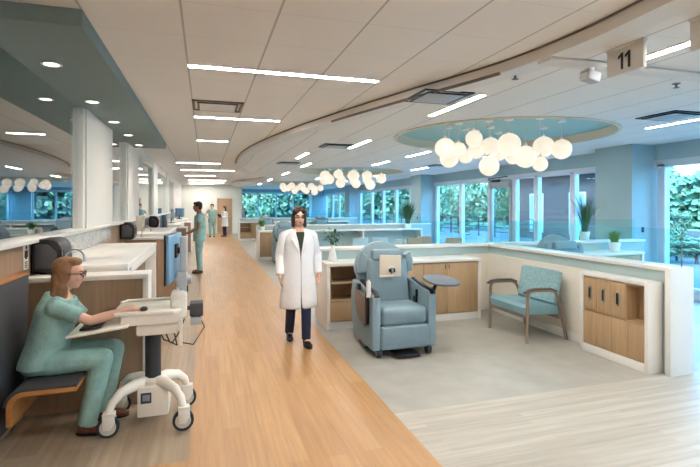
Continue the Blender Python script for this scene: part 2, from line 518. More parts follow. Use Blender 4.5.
# pale band on the lower edge of the curve
b = MB()
rings = []
for i, p in enumerate(edge):
    t = (edge[min(i+1, len(edge)-1)] - edge[max(i-1, 0)]).normalized(); nrm = Vector((t.y, -t.x))
    rings.append([(p.x, p.y, CR-.01), (p.x+nrm.x*.22, p.y+nrm.y*.22, CR-.01), (p.x+nrm.x*.22, p.y+nrm.y*.22, CR), (p.x, p.y, CR)])
b.loft(rings); struct(b.build('trim_3', M['fascia'], angle=0), 'smooth pale band bordering the curved lower ceiling', 'ceiling trim')
# straight rounded ceiling band across the bays
b = MB(); b.box((2.55, 3.00, CR-.04), (XW, 3.16, CR), 0.03, seg=3)
struct(b.build('trim_4', M['fascia']), 'rounded pale band crossing the lower ceiling', 'ceiling trim')
# round recesses
for i, (cx, cy, r) in enumerate(OVALS):
    b = MB(); n = 72
    lo = [(x, y, CR-.02) for x, y in circ(cx, cy, r+.05)]; lo2 = [(x, y, CR-.02) for x, y in circ(cx, cy, r)]
    up = [(x, y, CR+.13) for x, y in circ(cx, cy, r)]
    lo0 = [(x, y, CR+.01) for x, y in circ(cx, cy, r+.05)]
    b.loft([lo0, lo, lo2, up], cap=False, mi=0)
    f = b.bm.faces.new([b.bm.verts.new(p) for p in [(x, y, CR+.13) for x, y in circ(cx, cy, r+.005)]]); f.material_index = 1
    struct(b.build('trim_%d' % (5+i), [M['rim'], M['recess']]), ['round blue green ceiling recess above the nearest bay', 'round ceiling recess above the second bay', 'round ceiling recess above the farthest bay'][i], 'ceiling recess')

# left wall: wood below, glass above, white piers
XL = -1.37
b = MB()
b.box((XL-.12, -4, 0), (XL, 29.1, 1.36))
struct(b.build('wall_left', M['panelwood']), 'greyed oak lower wall along the work counters', 'wall')
b = MB(); b.box((XL-.14, -4, 1.36), (XL+.07, 9.6, 1.40), .006)
b.box((XL-.14, 10.85, 1.36), (XL+.03, 24.4, 1.40), .006)
struct(b.build('trim_8', M['white']), 'white sill on the low left wall', 'sill')
piers = [(6.22, 7.85, 2.81), (9.35, 10.8, 2.81), (13.8, 15.0, CL), (18.4, 19.4, CL), (22.2, 29.1, CL)]
for i, (y0, y1, zt) in enumerate(piers):
    b = MB(); b.box((XL-.14, y0, 1.36 if i else 1.40), (XL+.03, y1, zt))
    struct(b.build('wall_left_pier', M['wallwhite']), 'white wall pier between the office windows', 'wall')
b = MB(); b.box((XL-.13, 10.1, 2.74), (XL+.02, 22.3, CL)); struct(b.build('trim_9', M['wallwhite']), 'white header above the office windows', 'header')
gaps = [(-4, 6.22, 2.81), (7.85, 9.35, 2.81), (10.8, 13.8, 2.74), (15.0, 18.4, 2.74), (19.4, 22.2, 2.74)]
for i, (y0, y1, zt) in enumerate(gaps):
    b = MB()
    b.box((XL-.08, y1-.09, 1.40), (XL+.01, y1, zt), .004)
    b.box((XL-.08, y0, zt-.05), (XL+.01, y1, zt), .004) if i > 1 else None
    if i > 0: b.box((XL-.08, y0, 1.40), (XL+.01, y0+.07, zt), .004)
    fr = struct(b.build('window_%d' % (i+1), M['wallwhite']), 'office window in the left wall', 'window')
    b = MB(); b.box((XL-.052, y0, 1.40), (XL-.044, y1, zt)); struct(b.build('glass_pane', M['glass_in'], fr))
b = MB(); b.box((XL-.15, 10.35, .95), (XL+.14, 10.85, 1.46), .01)
struct(b.build('trim_10', M['beige']), 'beige wall block below the white pier', 'trim')
# soffit over the counters
b = MB(); b.box((-5.2, 3.37, 2.81), (-0.755, 10.1, CL+.05))
struct(b.build('trim_11', M['soffit']), 'grey green soffit with recessed downlights', 'soffit')
# dim office beyond the left glass
b = MB(); b.box((-5.3, -4.1, 0), (-5.2, 33.3, 3.3)); b.box((-5.2, 10.2, 0), (XL-.42, 10.3, 2.9))
struct(b.build('wall_office', M['navywall']), 'dim wall of the office beyond the glass', 'wall')
b = MB(); b.box((-3.2, 10.4, 0), (-3.1, 28.9, 2.9)); struct(b.build('wall_office_pale', M['wallwhite']), 'pale office wall beyond the farther glass', 'wall')

# far wall with door, far windows
b = MB()
b.box((-5.2, 29.1, 0), (0.68, 29.25, CL)); b.box((1.57, 29.1, 0), (2.15, 29.25, CL)); b.box((0.68, 29.1, 2.12), (1.57, 29.25, CL))
b.box((2.15, 29.1, 0), (2.05, 33.2, CL))
struct(b.build('wall_far', M['palegreen']), 'pale green wall at the end of the corridor', 'wall')
b = MB()
for x in (0.63, 1.55): b.box((x, 29.06, 0), (x+.07, 29.1, 2.17), .005)
b.box((0.63, 29.06, 2.10), (1.62, 29.1, 2.17), .005)
d1 = struct(b.build('door_1', M['white']), 'tan wooden door at the end of the corridor', 'door')
b = MB(); b.box((0.70, 29.12, 0.01), (1.55, 29.17, 2.10), .004); struct(b.build('door_leaf', M['doorwood'], d1))
b = MB(); b.box((1.42, 29.06, 1.0), (1.46, 29.12, 1.04)); b.tube([(1.44, 29.07, 1.02), (1.30, 29.07, 1.02)], .012, 8)
struct(b.build('door_handle', M['steel'], d1))
b = MB(); b.box((0.66, 29.075, 0), (1.58, 29.115, .10)); struct(b.build('kick_plate', M['steel'], d1))
b = MB()
b.box((2.05, 33.0, 0), (XW+.2, 33.15, .82)); b.box((2.05, 33.0, 2.62), (XW+.2, 33.15, 3.3)); b.box((7.3, 32.95, 0), (XW+.2, 33.1, 3.3))
struct(b.build('wall_far_bays', M['bluewall']), 'pale blue wall around the far windows', 'wall')
b = MB()
for x in (2.15, 3.5, 4.77, 5.97, 7.2): b.box((x-.05, 32.93, .8), (x+.05, 33.02, 2.64), .005)
b.box((2.1, 32.93, .78), (7.3, 33.02, .86), .005); b.box((2.1, 32.93, 2.52), (7.3, 33.02, 2.64), .005)
wf = struct(b.build('window_6', M['alum']), 'wide white framed window at the far end of the bays', 'window')
for x0, x1 in ((2.15, 3.5), (3.5, 4.77), (4.77, 5.97), (5.97, 7.2)):
    b = MB(); b.box((x0, 32.98, .84), (x1, 32.99, 2.55)); struct(b.build('glass_pane', M['glass_out'], wf))

# right window wall
cols = [(-2.3, -1.43), (6.84, 7.71), (15.85, 16.72), (24.9, 25.77)]
for i, (y0, y1) in enumerate(cols):
    b = MB(); b.box((7.67, y0, 0), (XW+.2, y1, CR+.1))
    c = struct(b.build('wall_right_column', M['bluewall']), 'square pale blue column on the window wall', 'column')
    if i in (1, 2):
        b = MB(); b.box((7.66, y0+.28, 1.16), (7.67, y0+.34, 1.26), .002) if i == 2 else b.box((7.9, y0-.008, 1.16), (7.96, y0, 1.26), .002)
        struct(b.build('switch_plate', M['dark'], c))
b = MB(); b.box((XW-.02, -4, 2.52), (XW+.2, 33.1, 3.3)); struct(b.build('wall_right_bulkhead', M['bluewall']), 'pale blue bulkhead above the right windows', 'wall')
b = MB(); b.box((XW, -4, 0), (XW+.2, 33.1, .12)); struct(b.build('baseboard_right', M['alum']), 'low aluminium sill rail of the right windows', 'baseboard')
bays = [(-4.0, -2.3, [-3.2]), (-1.43, 6.84, [0.4, 2.2, 4.6, 6.70]), (7.71, 15.85, [7.85, 8.93, 10.2, 11.1, 12.3, 13.96, 15.72]),
        (16.72, 24.9, [16.9, 18.0, 19.6, 21.2, 22.8, 24.7]), (25.77, 33.0, [26.0, 27.4, 29.0, 30.6, 32.4])]
for i, (y0, y1, ms) in enumerate(bays):
    b = MB()
    for y in ms: b.box((XW-.03, y-.075, .1), (XW+.10, y+.075, 2.46), .006)
    b.box((XW-.03, y0, 2.40), (XW+.10, y1, 2.53), .006)
    b.box((XW-.02, y0, .1), (XW+.09, y1, .2), .006)
    f = struct(b.build('window_%d' % (7+i), M['alum']), 'tall window bay in the right wall', 'window')
    st = [y0] + ms + [y1]
    for a, c in zip(st[:-1], st[1:]):
        if c-a > .2:
            b = MB(); b.box((XW+.03, a, .15), (XW+.04, c, 2.45)); struct(b.build('glass_pane', M['glass_out'], f))
# terrace door between two mullions of the second bay
b = MB()
for y in (11.18, 12.12): b.box((XW-.06, y, 0), (XW+.02, y+.10, 2.30), .005)
b.box((XW-.06, 11.18, 2.18), (XW+.02, 12.22, 2.40), .005); b.box((XW-.06, 11.18, 0), (XW+.02, 12.22, .22), .005)
d2 = struct(b.build('door_2', M['silver']), 'glazed terrace door in the right window wall', 'door')
b = MB(); b.tube([(XW-.10, 11.45, 1.0), (XW-.10, 11.45, 1.4)], .015, 8); b.box((XW-.1, 11.44, 1.02), (XW-.05, 11.46, 1.04)); b.box((XW-.1, 11.44, 1.36), (XW-.05, 11.46, 1.38))
struct(b.build('door_handle', M['steel'], d2))
b = MB(); b.tube([(XW-.08, 12.1, 2.40), (XW-.42, 11.75, 2.44), (XW-.08, 11.3, 2.50)], .016, 6); b.box((XW-.12, 11.7, 2.36), (XW-.05, 12.1, 2.43), .004)
struct(b.build('door_closer', M['dark'], d2))
# wall behind the camera
b = MB(); b.box((-5.2, -4.15, 0), (XW+.2, -4, 3.3)); struct(b.build('wall_back', M['wallwhite']), 'plain white wall behind the viewpoint', 'wall')
# ------------------------------------------------------------------ half walls of the bays
def half_wall(Y, x_left, x_right, T_y0, where, div=True):
    b = MB()
    b.box((x_left, Y, 0), (x_right, Y+.22, 1.015))
    if div: b.box((4.36, T_y0+.05, 0), (4.58, Y, 1.015))
    w = struct(b.build('wall_partition', M['aqua']), 'aqua half wall with white cap %s' % where, 'half wall')
    b = MB()
    b.box((x_left-.03, Y-.03, 1.015), (x_right, Y+.25, 1.055), .006)
    if div:
        b.box((4.33, T_y0+.06, 1.015), (4.61, Y-.03, 1.055), .006)
        b.box((4.30, T_y0, 0), (4.61, T_y0+.06, 1.056), .006)
    b.box((x_left-.05, Y-.02, 0), (x_left, Y+.24, 1.015), .006)
    struct(b.build('wall_cap', M['white'], w))
    if div:
        b = MB(); b.box((4.465, T_y0+.012, 1.057), (4.475, T_y0+.019, 1.43)); struct(b.build('glass_edge', M['vinyldeep'], w))
    b = MB(); b.box((x_left+1.3, Y+.104, 1.055), (x_right-.1, Y+.116, 1.42)); struct(b.build('glass_screen', M['glass_screen'], w))
    if not div: return w
    b = MB(); b.box((4.345, T_y0+1.05, 0.0), (4.36, Y, .90)); b.box((3.90, Y-.015, .0), (4.36, Y, .90))
    struct(b.build('wainscot', M['cream'], w))
    b = MB(); b.box((4.33, T_y0+1.0, 0.0), (4.35, Y, .10), .003)
    struct(b.build('baseboard', M['white'], w))
    b = MB(); b.box((4.464, T_y0+.02, 1.055), (4.476, Y+.1, 1.43)); struct(b.build('glass_screen', M['glass_screen'], w))
    return w
BAYS = [0.0, 8.4, 16.8]
half_wall(6.54, 1.60, 7.62, 3.41, 'behind the nearest recliner')
half_wall(14.94, 1.60, 7.62, 11.81, 'along the second bay', False)
half_wall(23.34, 1.60, 7.62, 20.21, 'along the farthest bay', False)

# ------------------------------------------------------------------ cabinets
def door_front(x0, x1, z0, z1, parent, pull):
    b = MB(); b.box((x0+.002, -.02, z0), (x1-.002, 0, z1), .002)
    d = b.build('door', M['cabwood'], parent)
    b = MB(); b.box((pull-.004, -.030, z1-.085), (pull+.004, -.02, z1-.025), .002)
    b.build('handle', M['dark'], d)
def make_shelf_cabinet(loc, label):
    t = thing('shelf_cabinet', label, 'cabinet', loc, 0, 'open shelf cabinets')
    b = MB(); W = .51; D = .40
    b.box((0, 0, .10), (.018, D, .845)); b.box((W-.018, 0, .10), (W, D, .845)); b.box((0, D-.012, .10), (W, D, .845))
    b.box((0, 0, .10), (W, D, .118)); b.box((0, 0, .828), (W, D, .845))
    b.build('carcass', M['cabwood'], t)
    for z in (.36, .60):
        b = MB(); b.box((.018, .01, z), (W-.018, D-.012, z+.022), .002); b.build('shelf', M['cabwood'], t)
    b = MB(); b.box((.004, -.02, .12), (W-.004, 0, .36), .002); b.build('drawer', M['cabwood'], t)
    b = MB(); b.box((0, .02, 0), (W, D, .10)); b.build('plinth', M['white'], t)
    return t
def make_door_cabinet(loc, w, split, label):
    t = thing('base_cabinet', label, 'cabinet', loc, 0, 'oak base cabinets')
    b = MB(); b.box((0, 0, .10), (w, .40, .845)); b.build('carcass', M['cabwood'], t)
    door_front(0, split, .11, .84, t, split-.03); door_front(split, w, .11, .84, t, split+.03)
    b = MB(); b.box((0, -.01, 0), (w, .40, .10), .002); b.build('plinth', M['white'], t)
    return t
def counter(x0, x1, Y, label, left_panel=True, right_panel=True):
    t = thing('countertop', label, 'countertop', ((x0+x1)/2, Y, 0), 0, 'white bay countertops')
    h = (x1-x0)/2
    b = MB(); b.box((-h, -.04, .85), (h, .47, .89), .004); b.build('top', M['white'], t)
    for s, on in ((-1, left_panel), (1, right_panel)):
        if on:
            b = MB(); b.box((s*h, -.03, 0), (s*(h-.045), .47, .85), .003); b.build('end_panel', M['white'], t)
ordn = ['nearest', 'second', 'farthest']
for i, dy in enumerate(BAYS):
    Y = 6.07+dy
    if i:
        counter(1.55, 3.30, Y, ['', 'white countertop along the second bay half wall', 'white countertop in the farthest bay'][i])
        make_door_cabinet((2.11, Y, 0), 1.14, .57, 'wide two door oak cabinet beside the recliner of the %s bay' % ordn[i])
        counter(3.305, 4.95, Y, 'open white desk top on end panels in the %s bay' % ordn[i], False)
        counter(4.955, 7.04, Y, ['', 'white countertop under the tall grass plant of the second bay', 'white countertop beside the windows of the farthest bay'][i], False)
        (make_shelf_cabinet if i == 2 else lambda *a: make_door_cabinet(a[0], .51, .25, a[1]))((1.597, Y, 0), 'narrow oak cabinet at the corridor end of the %s bay' % ordn[i])
        continue
    counter(1.55, 3.90, Y, ['white countertop with a vase of leaves behind the grey recliner', 'white countertop along the second bay half wall', 'white countertop in the farthest bay'][i])
    make_shelf_cabinet((1.597, Y, 0), ['open oak shelf cabinet beside the walking woman in a white coat', '', 'oak shelf cabinet at the corridor end of the farthest bay'][i])
    make_door_cabinet((2.11, Y, 0), .85, .42, 'two door oak cabinet hidden behind the recliner in the %s bay' % ordn[i])
    make_door_cabinet((2.963, Y, 0), .89, .38, 'two door oak cabinet under the white countertop corner in the %s bay' % ordn[i])
    counter(4.75, 7.04, Y, ['white countertop carrying the small potted plant by the column', 'white countertop under the tall grass plant of the second bay', 'white countertop beside the windows of the farthest bay'][i])
    make_door_cabinet((4.80, Y, 0), 1.10, .55, 'oak cabinet beyond the dividing half wall, left one in the %s bay' % ordn[i])
    make_door_cabinet((5.90, Y, 0), 1.09, .55, 'oak cabinet beyond the dividing half wall, right one in the %s bay' % ordn[i])
def make_side_cabinet(loc, label):
    """shallow cabinet on the dividing half wall: three small doors, a cubby, a lower row of fronts; faces -Y in its own frame"""
    t = thing('glove_cabinet', label, 'cabinet', loc, -90, 'shallow wall cabinets')
    W, H, D = .88, .905, .187
    b = MB()
    b.box((0, 0, 0), (.045, D, H), .004); b.box((W-.045, 0, 0), (W, D, H), .004); b.box((.045, 0, H-.04), (W-.045, D, H), .004)
    b.box((.045, .0, 0), (W-.045, D, .09), .003)
    b.build('frame', M['white'], t)
    x0, x1 = .047, W-.047; zm, zt, zb = .475, H-.042, .092
    cub = x1-.225
    b = MB(); b.box((x0, D-.02, zb), (x1, D, zt)); b.box((x0, .02, zm-.012), (x1, D-.02, zm+.012)); b.box((x0, .012, zt-.02), (x1, D-.02, zt)); b.box((cub-.01, .014, zm), (cub+.01, D-.02, zt)); b.box((x1-.015, .014, zm), (x1, D-.02, zt))
    b.build('carcass', M['cabwood'], t)
    w3 = (cub-x0)/3
    for k in range(3):
        b = MB(); b.box((x0+w3*k+.002, .006, zm+.014), (x0+w3*(k+1)-.002, .024, zt-.022), .002)
        d = b.build('door', M['cabwood'], t)
        b = MB(); xc = x0+w3*(k+.5); zc = .68
        n = 20; prof = [(xc+.022*math.cos(a), zc+(.055 if math.sin(a) > 0 else -.055)+.022*math.sin(a)) for a in [2*PI*j/n+.01 for j in range(n)]]
        b.prism(prof, 'Y', .000, .008)
        h = b.build('handle', M['steel'], d)
    for k in range(4):
        w4 = (x1-x0)/4
        b = MB(); b.box((x0+w4*k+.002, .006, zb+.002), (x0+w4*(k+1)-.002, .024, zm-.014), .002); b.build('door', M['cabwood'], t)
    for k in range(3):
        b = MB(); xc = x0+w3*(k+.5); zc = .68
        prof = [(xc+.012*math.cos(a), zc+(.048 if math.sin(a) > 0 else -.048)+.012*math.sin(a)) for a in [2*PI*j/16+.01 for j in range(16)]]
        b.prism(prof, 'Y', -.003, .004); b.build('finger_pull', M['dark'], t)
    return t
make_side_cabinet((4.158, 4.405, 0), 'shallow white framed cabinet with three oval pulls on the right half wall')

# ------------------------------------------------------------------ left service stations
def make_station(y, label_a, label_b, length=2.55, prox=0):
    a = thing('sink_counter', label_a, 'counter', (XL, y, 0), 0, 'low sink counters')
    b = MB(); b.box((0, 0, 0), (.87, .03, 1.052)); b.build('front_panel', M['panelwood'], a)
    b = MB(); b.box((.87, -.02, 0), (.915, .22, 1.052), .004); b.build('end_panel', M['white'], a)
    b = MB(); b.box((0, -.03, 1.052), (.915, .235, 1.092), .005); b.build('top', M['white'], a)
    m = thing('work_counter', label_b, 'counter', (XL, y+.24, 0), 0, 'long work counters')
    b = MB(); b.box((0, 0, 1.05), (.72, .03, 1.11)); b.box((0, 0, 1.11), (.72, length, 1.15), .005); b.build('top', M['white'], m)
    b = MB(); b.box((.685, .03, 1.03), (.715, length-.06, 1.11), .003); ap = b.build('apron', M['white'], m)
    b = MB(); b.box((.715, .12, 1.045), (.719, .24, 1.10), .001); b.build('outlet', M['silver'], ap)
    b = MB(); b.box((0, length-.06, 0), (.715, length-.005, 1.11), .004); b.build('end_panel', M['white'], m)
    b = MB(); b.box((.0, .04, 0), (.02, length-.06, 1.03)); b.box((.54, .7, 0), (.58, length-.06, 1.03)); b.build('back_panel', M['panelwood'], m)
    # patterned splashback
    s = MB(); s.box((XL+.001, y+.30, 1.152), (XL+.012, y+.30+3.2, 1.358)); sp = s.build('splashback', M['mosaic'])
    return a, m, sp
stations = [(4.28, 'behind the seated woman', 'nearest'), (9.15, 'beyond the second towel dispenser', 'second'), (13.5, 'left of the standing man', 'third'), (17.9, 'at the far end of the corridor', 'fourth')]
for y, w, o in stations:
    a, m, sp = make_station(y, 'low oak fronted counter with white top %s' % w, 'long white work counter with end panel, %s along the left wall' % o)
    tag(sp, 'silver mosaic splashback above the %s work counter' % o, 'splashback')

# paper towel dispensers
def make_dispenser(loc, label):
    t = thing('towel_dispenser', label, 'dispenser', loc, 0, 'black paper towel dispensers')
    n = 10; prof = [(0, -.155), (.17, -.155)] + [(.17+.05*math.sin(a), -.105-.05*math.cos(a)) for a in [PI/2*k/6 for k in range(1, 7)]] + \
        [(.22-.0, .06)] + [(.12+.10*math.cos(a), .06+.10*math.sin(a)) for a in [PI/2*k/8 for k in range(1, 9)]] + [(0, .16)]
    b = MB(); b.prism([(x, z) for x, z in prof], 'Y', -.16, .16, .02)
    for v in b.bm.verts: v.co.z *= .9
    b.build('cover', M['black'], t)
    return t, prof
def finish_dispenser(t):
    b = MB(); b.box((.217, -.11, -.06), (.226, .11, .05), .008); b.build('window', M['charcoal'], t)
    b = MB(); b.box((.05, -.13, -.150), (.19, .13, -.135), .006); b.build('outlet', M['dark'], t)
    b = MB(); b.prism([(.03, -.10), (.16, -.10), (.185, -.06), (.185, .03), (.12, .10), (.03, .10)], 'Y', -.166, -.155, .003); b.build('side_panel', M['charcoal'], t)
disp, _ = make_dispenser((XL+.012, 4.58, 1.243), 'black paper towel dispenser behind the seated woman')
finish_dispenser(disp)
dup(disp, (XL+.012, 8.75, 1.24), label='black paper towel dispenser at the far end of the nearest counter')
dup(disp, (XL+.012, 12.95, 1.26), label='black paper towel dispenser beyond the beige wall block')

# faucets
def make_faucet(loc, label):
    t = thing('faucet', label, 'faucet', loc, 0, 'gooseneck faucets')
    b = MB(); b.lathe([(.028, 0), (.028, .012), (.016, .02), (.014, .05)], n=16); b.build('base', M['steel'], t)
    pts = [(0, 0, .03), (0, 0, .13)] + [(.075-.075*math.cos(a), 0, .13+.075*math.sin(a)) for a in [PI*k/10 for k in range(1, 10)]] + [(.15, 0, .10)]
    b = MB(); b.tube(pts, .009, 10); b.build('spout', M['steel'], t)
    b = MB(); b.tube([(0, .02, .04), (0, .07, .06)], .006, 8); b.build('lever', M['steel'], t)
    return t
fc = make_faucet((-1.12, 4.43, 1.092), 'chrome gooseneck faucet between the seated woman and towel dispenser')
dup(fc, (-1.10, 9.28, 1.092), label='chrome gooseneck faucet beside the second towel dispenser')

# hand washing notice
t = thing('hand_washing_sign', 'small white notice with black figure left of the towel dispenser', 'sign', (XL+.002, 4.33, 1.255))
b = MB(); b.box((0, -.055, -.10), (.004, .055, .10)); b.build('board', M['white'], t)
b = MB()
b.ball((.005, 0, .075), (.002, .018, .018))
b.prism([(-.03, .05), (.03, .05), (.036, .0), (.02, -.01), (.016, .03), (.012, -.02), (-.012, -.02), (-.016, .03), (-.02, -.01), (-.036, .0)], 'X', .004, .006)
for k in range(4): b.box((.004, -.03+.006*(k % 2), -.045-.014*k), (.0055, .03-.006*(k % 2), -.038-.014*k))
b.build('symbol', M['ink'], t)

# ------------------------------------------------------------------ bench
t = thing('upholstered_bench', 'charcoal upholstered bench with bent plywood edge under the seated woman', 'bench', (XL, 3.60, 0))
path = [(.53, .425), (.22, .425)] + [(.22-.10*math.sin(a), .325+.10*math.cos(a)) for a in [PI/2*k/6 for k in range(1, 7)]] + [(.12, .20)]
def strip(path, w):
    out = []
    for i, p in enumerate(path):
        a, c = path[max(i-1, 0)], path[min(i+1, len(path)-1)]
        tx, tz = c[0]-a[0], c[1]-a[1]; l = math.hypot(tx, tz); out.append((p[0]+tz/l*w, p[1]-tx/l*w))
    return out
outer = path; inner = strip(path, -.028)
b = MB(); b.prism(outer + inner[::-1], 'Y', 0, .62, .003); b.build('seat_shell', M['ply'], t)
cush = strip(path[:-1], .022)
b = MB(); b.prism(cush + path[:-1][::-1], 'Y', .006, .614, .006); b.build('seat_cushion', M['charcoal'], t)
b = MB(); b.box((0, -2.2, .10), (.06, .62, 1.13), .012); bk = b.build('backrest', M['charcoal'], t)
b = MB(); b.box((0, -2.2, 1.13), (.065, .62, 1.15), .003); b.build('top_rail', M['ply'], bk)

# ------------------------------------------------------------------ computer cart
def make_cart(loc, rz, label):
    t = thing('computer_cart', label, 'cart', loc, rz, 'rolling computer carts')
    # base: two arched legs
    wheel_at = [(-.28, -.20), (.23, -.24), (.24, .20), (-.26, .22)]
    b = MB()
    for (x, y) in wheel_at:
        b.tube([(.0, .0, .31), (x*.40, y*.40, .315), (x*.72, y*.72, .29), (x*.92, y*.92, .235), (x, y, .165)], [.04, .042, .036, .030, .026], 12, rx=[.05, .045, .036, .03, .026])
    b.lathe([(.085, .25), (.11, .28), (.10, .33), (.075, .345)], n=24)
    b.build('base', M['ivory'], t)
    for (x, y) in wheel_at:
        r = .075
        b = MB(); b.cyl((x, y-.016, r), (x, y+.016, r), r, n=28)
        b.cyl((x, y-.018, r), (x, y+.018, r), r*.74, n=24, mi=1); b.cyl((x, y-.024, r), (x, y+.024, r), r*.2, n=16, mi=1)
        w = b.build('caster', [M['rubber'], M['hubgrey']], t)
        b = MB(); pr = [(x-.03, .06), (x+.02, .06), (x+.05, .11), (x+.045, .175), (x-.035, .175)]; b.prism(pr, 'Y', y-.034, y-.025, .003); b.prism(pr, 'Y', y+.025, y+.034, .003); b.box((x-.035, y-.034, .155), (x+.045, y+.034, .18), .006)
        b.build('fork', M['ivory'], w)
    b = MB(); b.box((-.10, -.12, .075), (.12, .12, .30), .012); bt = b.build('battery_box', M['ivory'], t)
    b = MB(); b.box((-.075, -.124, .18), (.0, -.118, .26), .003); b.build('meter', M['charcoal'], bt)
    b = MB(); b.box((-.062, -.127, .20), (-.012, -.122, .245), .001); b.build('display', M['screen'], bt)
    b = MB(); b.cyl((0, 0, .32), (0, 0, .70), .058, n=28); b.build('column', M['dark'], t)
    # work surface: tray with a raised rim
    b = MB()
    outl = [(-.24, -.20), (.16, -.20), (.22, -.12), (.24, .0), (.22, .14), (.14, .22), (-.22, .22), (-.26, .16), (-.26, -.14)]
    b.prism([(x*1.0, y) for x, y in outl], 'Z', .855, .885, .010)
    b.prism([(-.20, -.19), (.20, -.17), (.16, .16), (-.18, .18)], 'Z', .78, .856, .012)
    b.prism([(-.10, -.15), (.18, -.14), (.14, .12), (-.08, .14)], 'Z', .69, .782, .02)
    b.tube([(-.25, .16, .892), (-.21, .215, .895), (.14, .215, .90), (.215, .14, .90), (.235, .0, .90)], .012, 8)
    ws = b.build('work_surface', M['ivory'], t)
    # keyboard tray pulled out to the user's side
    b = MB(); b.box((-.54, -.26, .762), (-.14, .16, .782), .01, rot=(0, -7, 0)); kt = b.build('keyboard_tray', M['ivory'], t)
    b = MB(); b.box((-.46, -.22, .788), (-.32, .14, .802), .004, rot=(0, -7, 0)); b.build('keyboard', M['black'], kt)
    # mechanism head at the far side of the surface
    b = MB(); b.box((.13, -.13, .80), (.25, .06, 1.0), .03); b.box((.15, -.10, .70), (.22, .04, .82), .02); b.cyl((.17, -.15, .92), (.17, -.12, .92), .025, n=14)
    b.build('lift_head', M['ivory'], t)
    b = MB(); b.box((.195, -.03, .90), (.245, .03, 1.42), .008); mp = b.build('monitor_post', M['silver'], t)
    b = MB(); b.box((.17, -.04, 1.02), (.25, .05, 1.14), .015); b.cyl((.16, 0, 1.08), (.28, 0, 1.08), .03, n=14); b.build('post_clamp', M['silver'], mp)
    b = MB(); b.cyl((.17, .0, 1.31), (.215, .0, 1.31), .026, n=16); b.box((.160, -.055, 1.255), (.18, .055, 1.365), .008, rot=(0, 0, -7)); b.build('swivel_mount', M['black'], mp)
    b = MB(); b.box((.142, -.26, 1.08), (.165, .26, 1.44), .008, rot=(0, 0, -7)); mo = b.build('monitor', M['screenback'], t)
    b = MB(); b.box((.129, -.265, 1.072), (.140, .265, 1.446), .004, rot=(0, 0, -7)); b.build('screen', M['black'], mo)
    # power supply, cables
    b = MB(); b.box((.27, -.08, .80), (.37, .06, .90), .008); b.box((.25, -.02, .84), (.28, .0, .87)); pw = b.build('power_supply', M['charcoal'], t)
    b = MB(); b.box((.275, -.085, .735), (.36, .05, .79), .006); b.build('bracket', M['silver'], pw)
    b = MB()
    b.tube([(.34, -.06, .80), (.38, -.10, .72), (.30, -.14, .60), (.20, -.12, .62)], .005, 6)
    b.tube([(.10, -.12, .70), (.13, -.16, .64), (.18, -.12, .60), (.16, -.08, .68), (.20, -.05, .72)], .006, 6)
    b.tube([(.06, -.10, .70), (.09, -.16, .66), (.15, -.15, .63), (.20, -.10, .70), (.23, -.05, .78)], .006, 6)
    b.tube([(.21, .03, 1.30), (.24, .05, 1.15), (.25, .05, .98), (.22, .03, .88)], .005, 6)
    b.build('cable', M['black'], t)
    b = MB(); b.box((-.09, .02, .26), (-.04, .08, .30), .006); b.build('cable_plug', M['bluecable'], t)
    b = MB(); b.box((.20, -.16, .60), (.222, -.145, .80), .003); b.build('cable_guide', M['ivory'], t)
    return t
cart = make_cart((-.385, 3.92, 0), 0, 'ivory computer cart on casters at which the seated woman works')
dup(cart, (-.80, 12.22, 0), 180, label='ivory computer cart in front of the standing man', skip=('keyboard_tray',))
b = MB(); b.ball((0, 0, .010), (.03, .045, .018), 2)
mo = b.build('computer_mouse', M['black'], loc=(-.435, 3.775, .8865)); tag(mo, "black computer mouse under the seated woman's hand", 'mouse')

# monitors on the farther counters
def make_monitor(loc, rz, label):
    t = thing('monitor', label, 'monitor', loc, rz, 'monitors on the left counters')
    b = MB(); b.lathe([(.11, 0), (.11, .012), (.02, .02)], n=20); b.cyl((0, 0, .015), (0, 0, .16), .015); b.build('stand', M['dark'], t)
    b = MB(); b.box((.02, -.27, .08), (.045, .27, .42), .006); b.build('housing', M['screenback'], t)
    b = MB(); b.box((.0455, -.255, .095), (.049, .255, .405)); b.build('screen', M['black'], t)
    return t
mon = make_monitor((-.98, 15.1, 1.15), 10, 'blue backed monitor on the third work counter')
dup(mon, (-.95, 19.3, 1.15), 25, 'dark monitor on the fourth work counter')
dup(mon, (-1.0, 20.0, 1.15), 40, 'farther dark monitor on the fourth work counter')
mon.location.z = 1.15

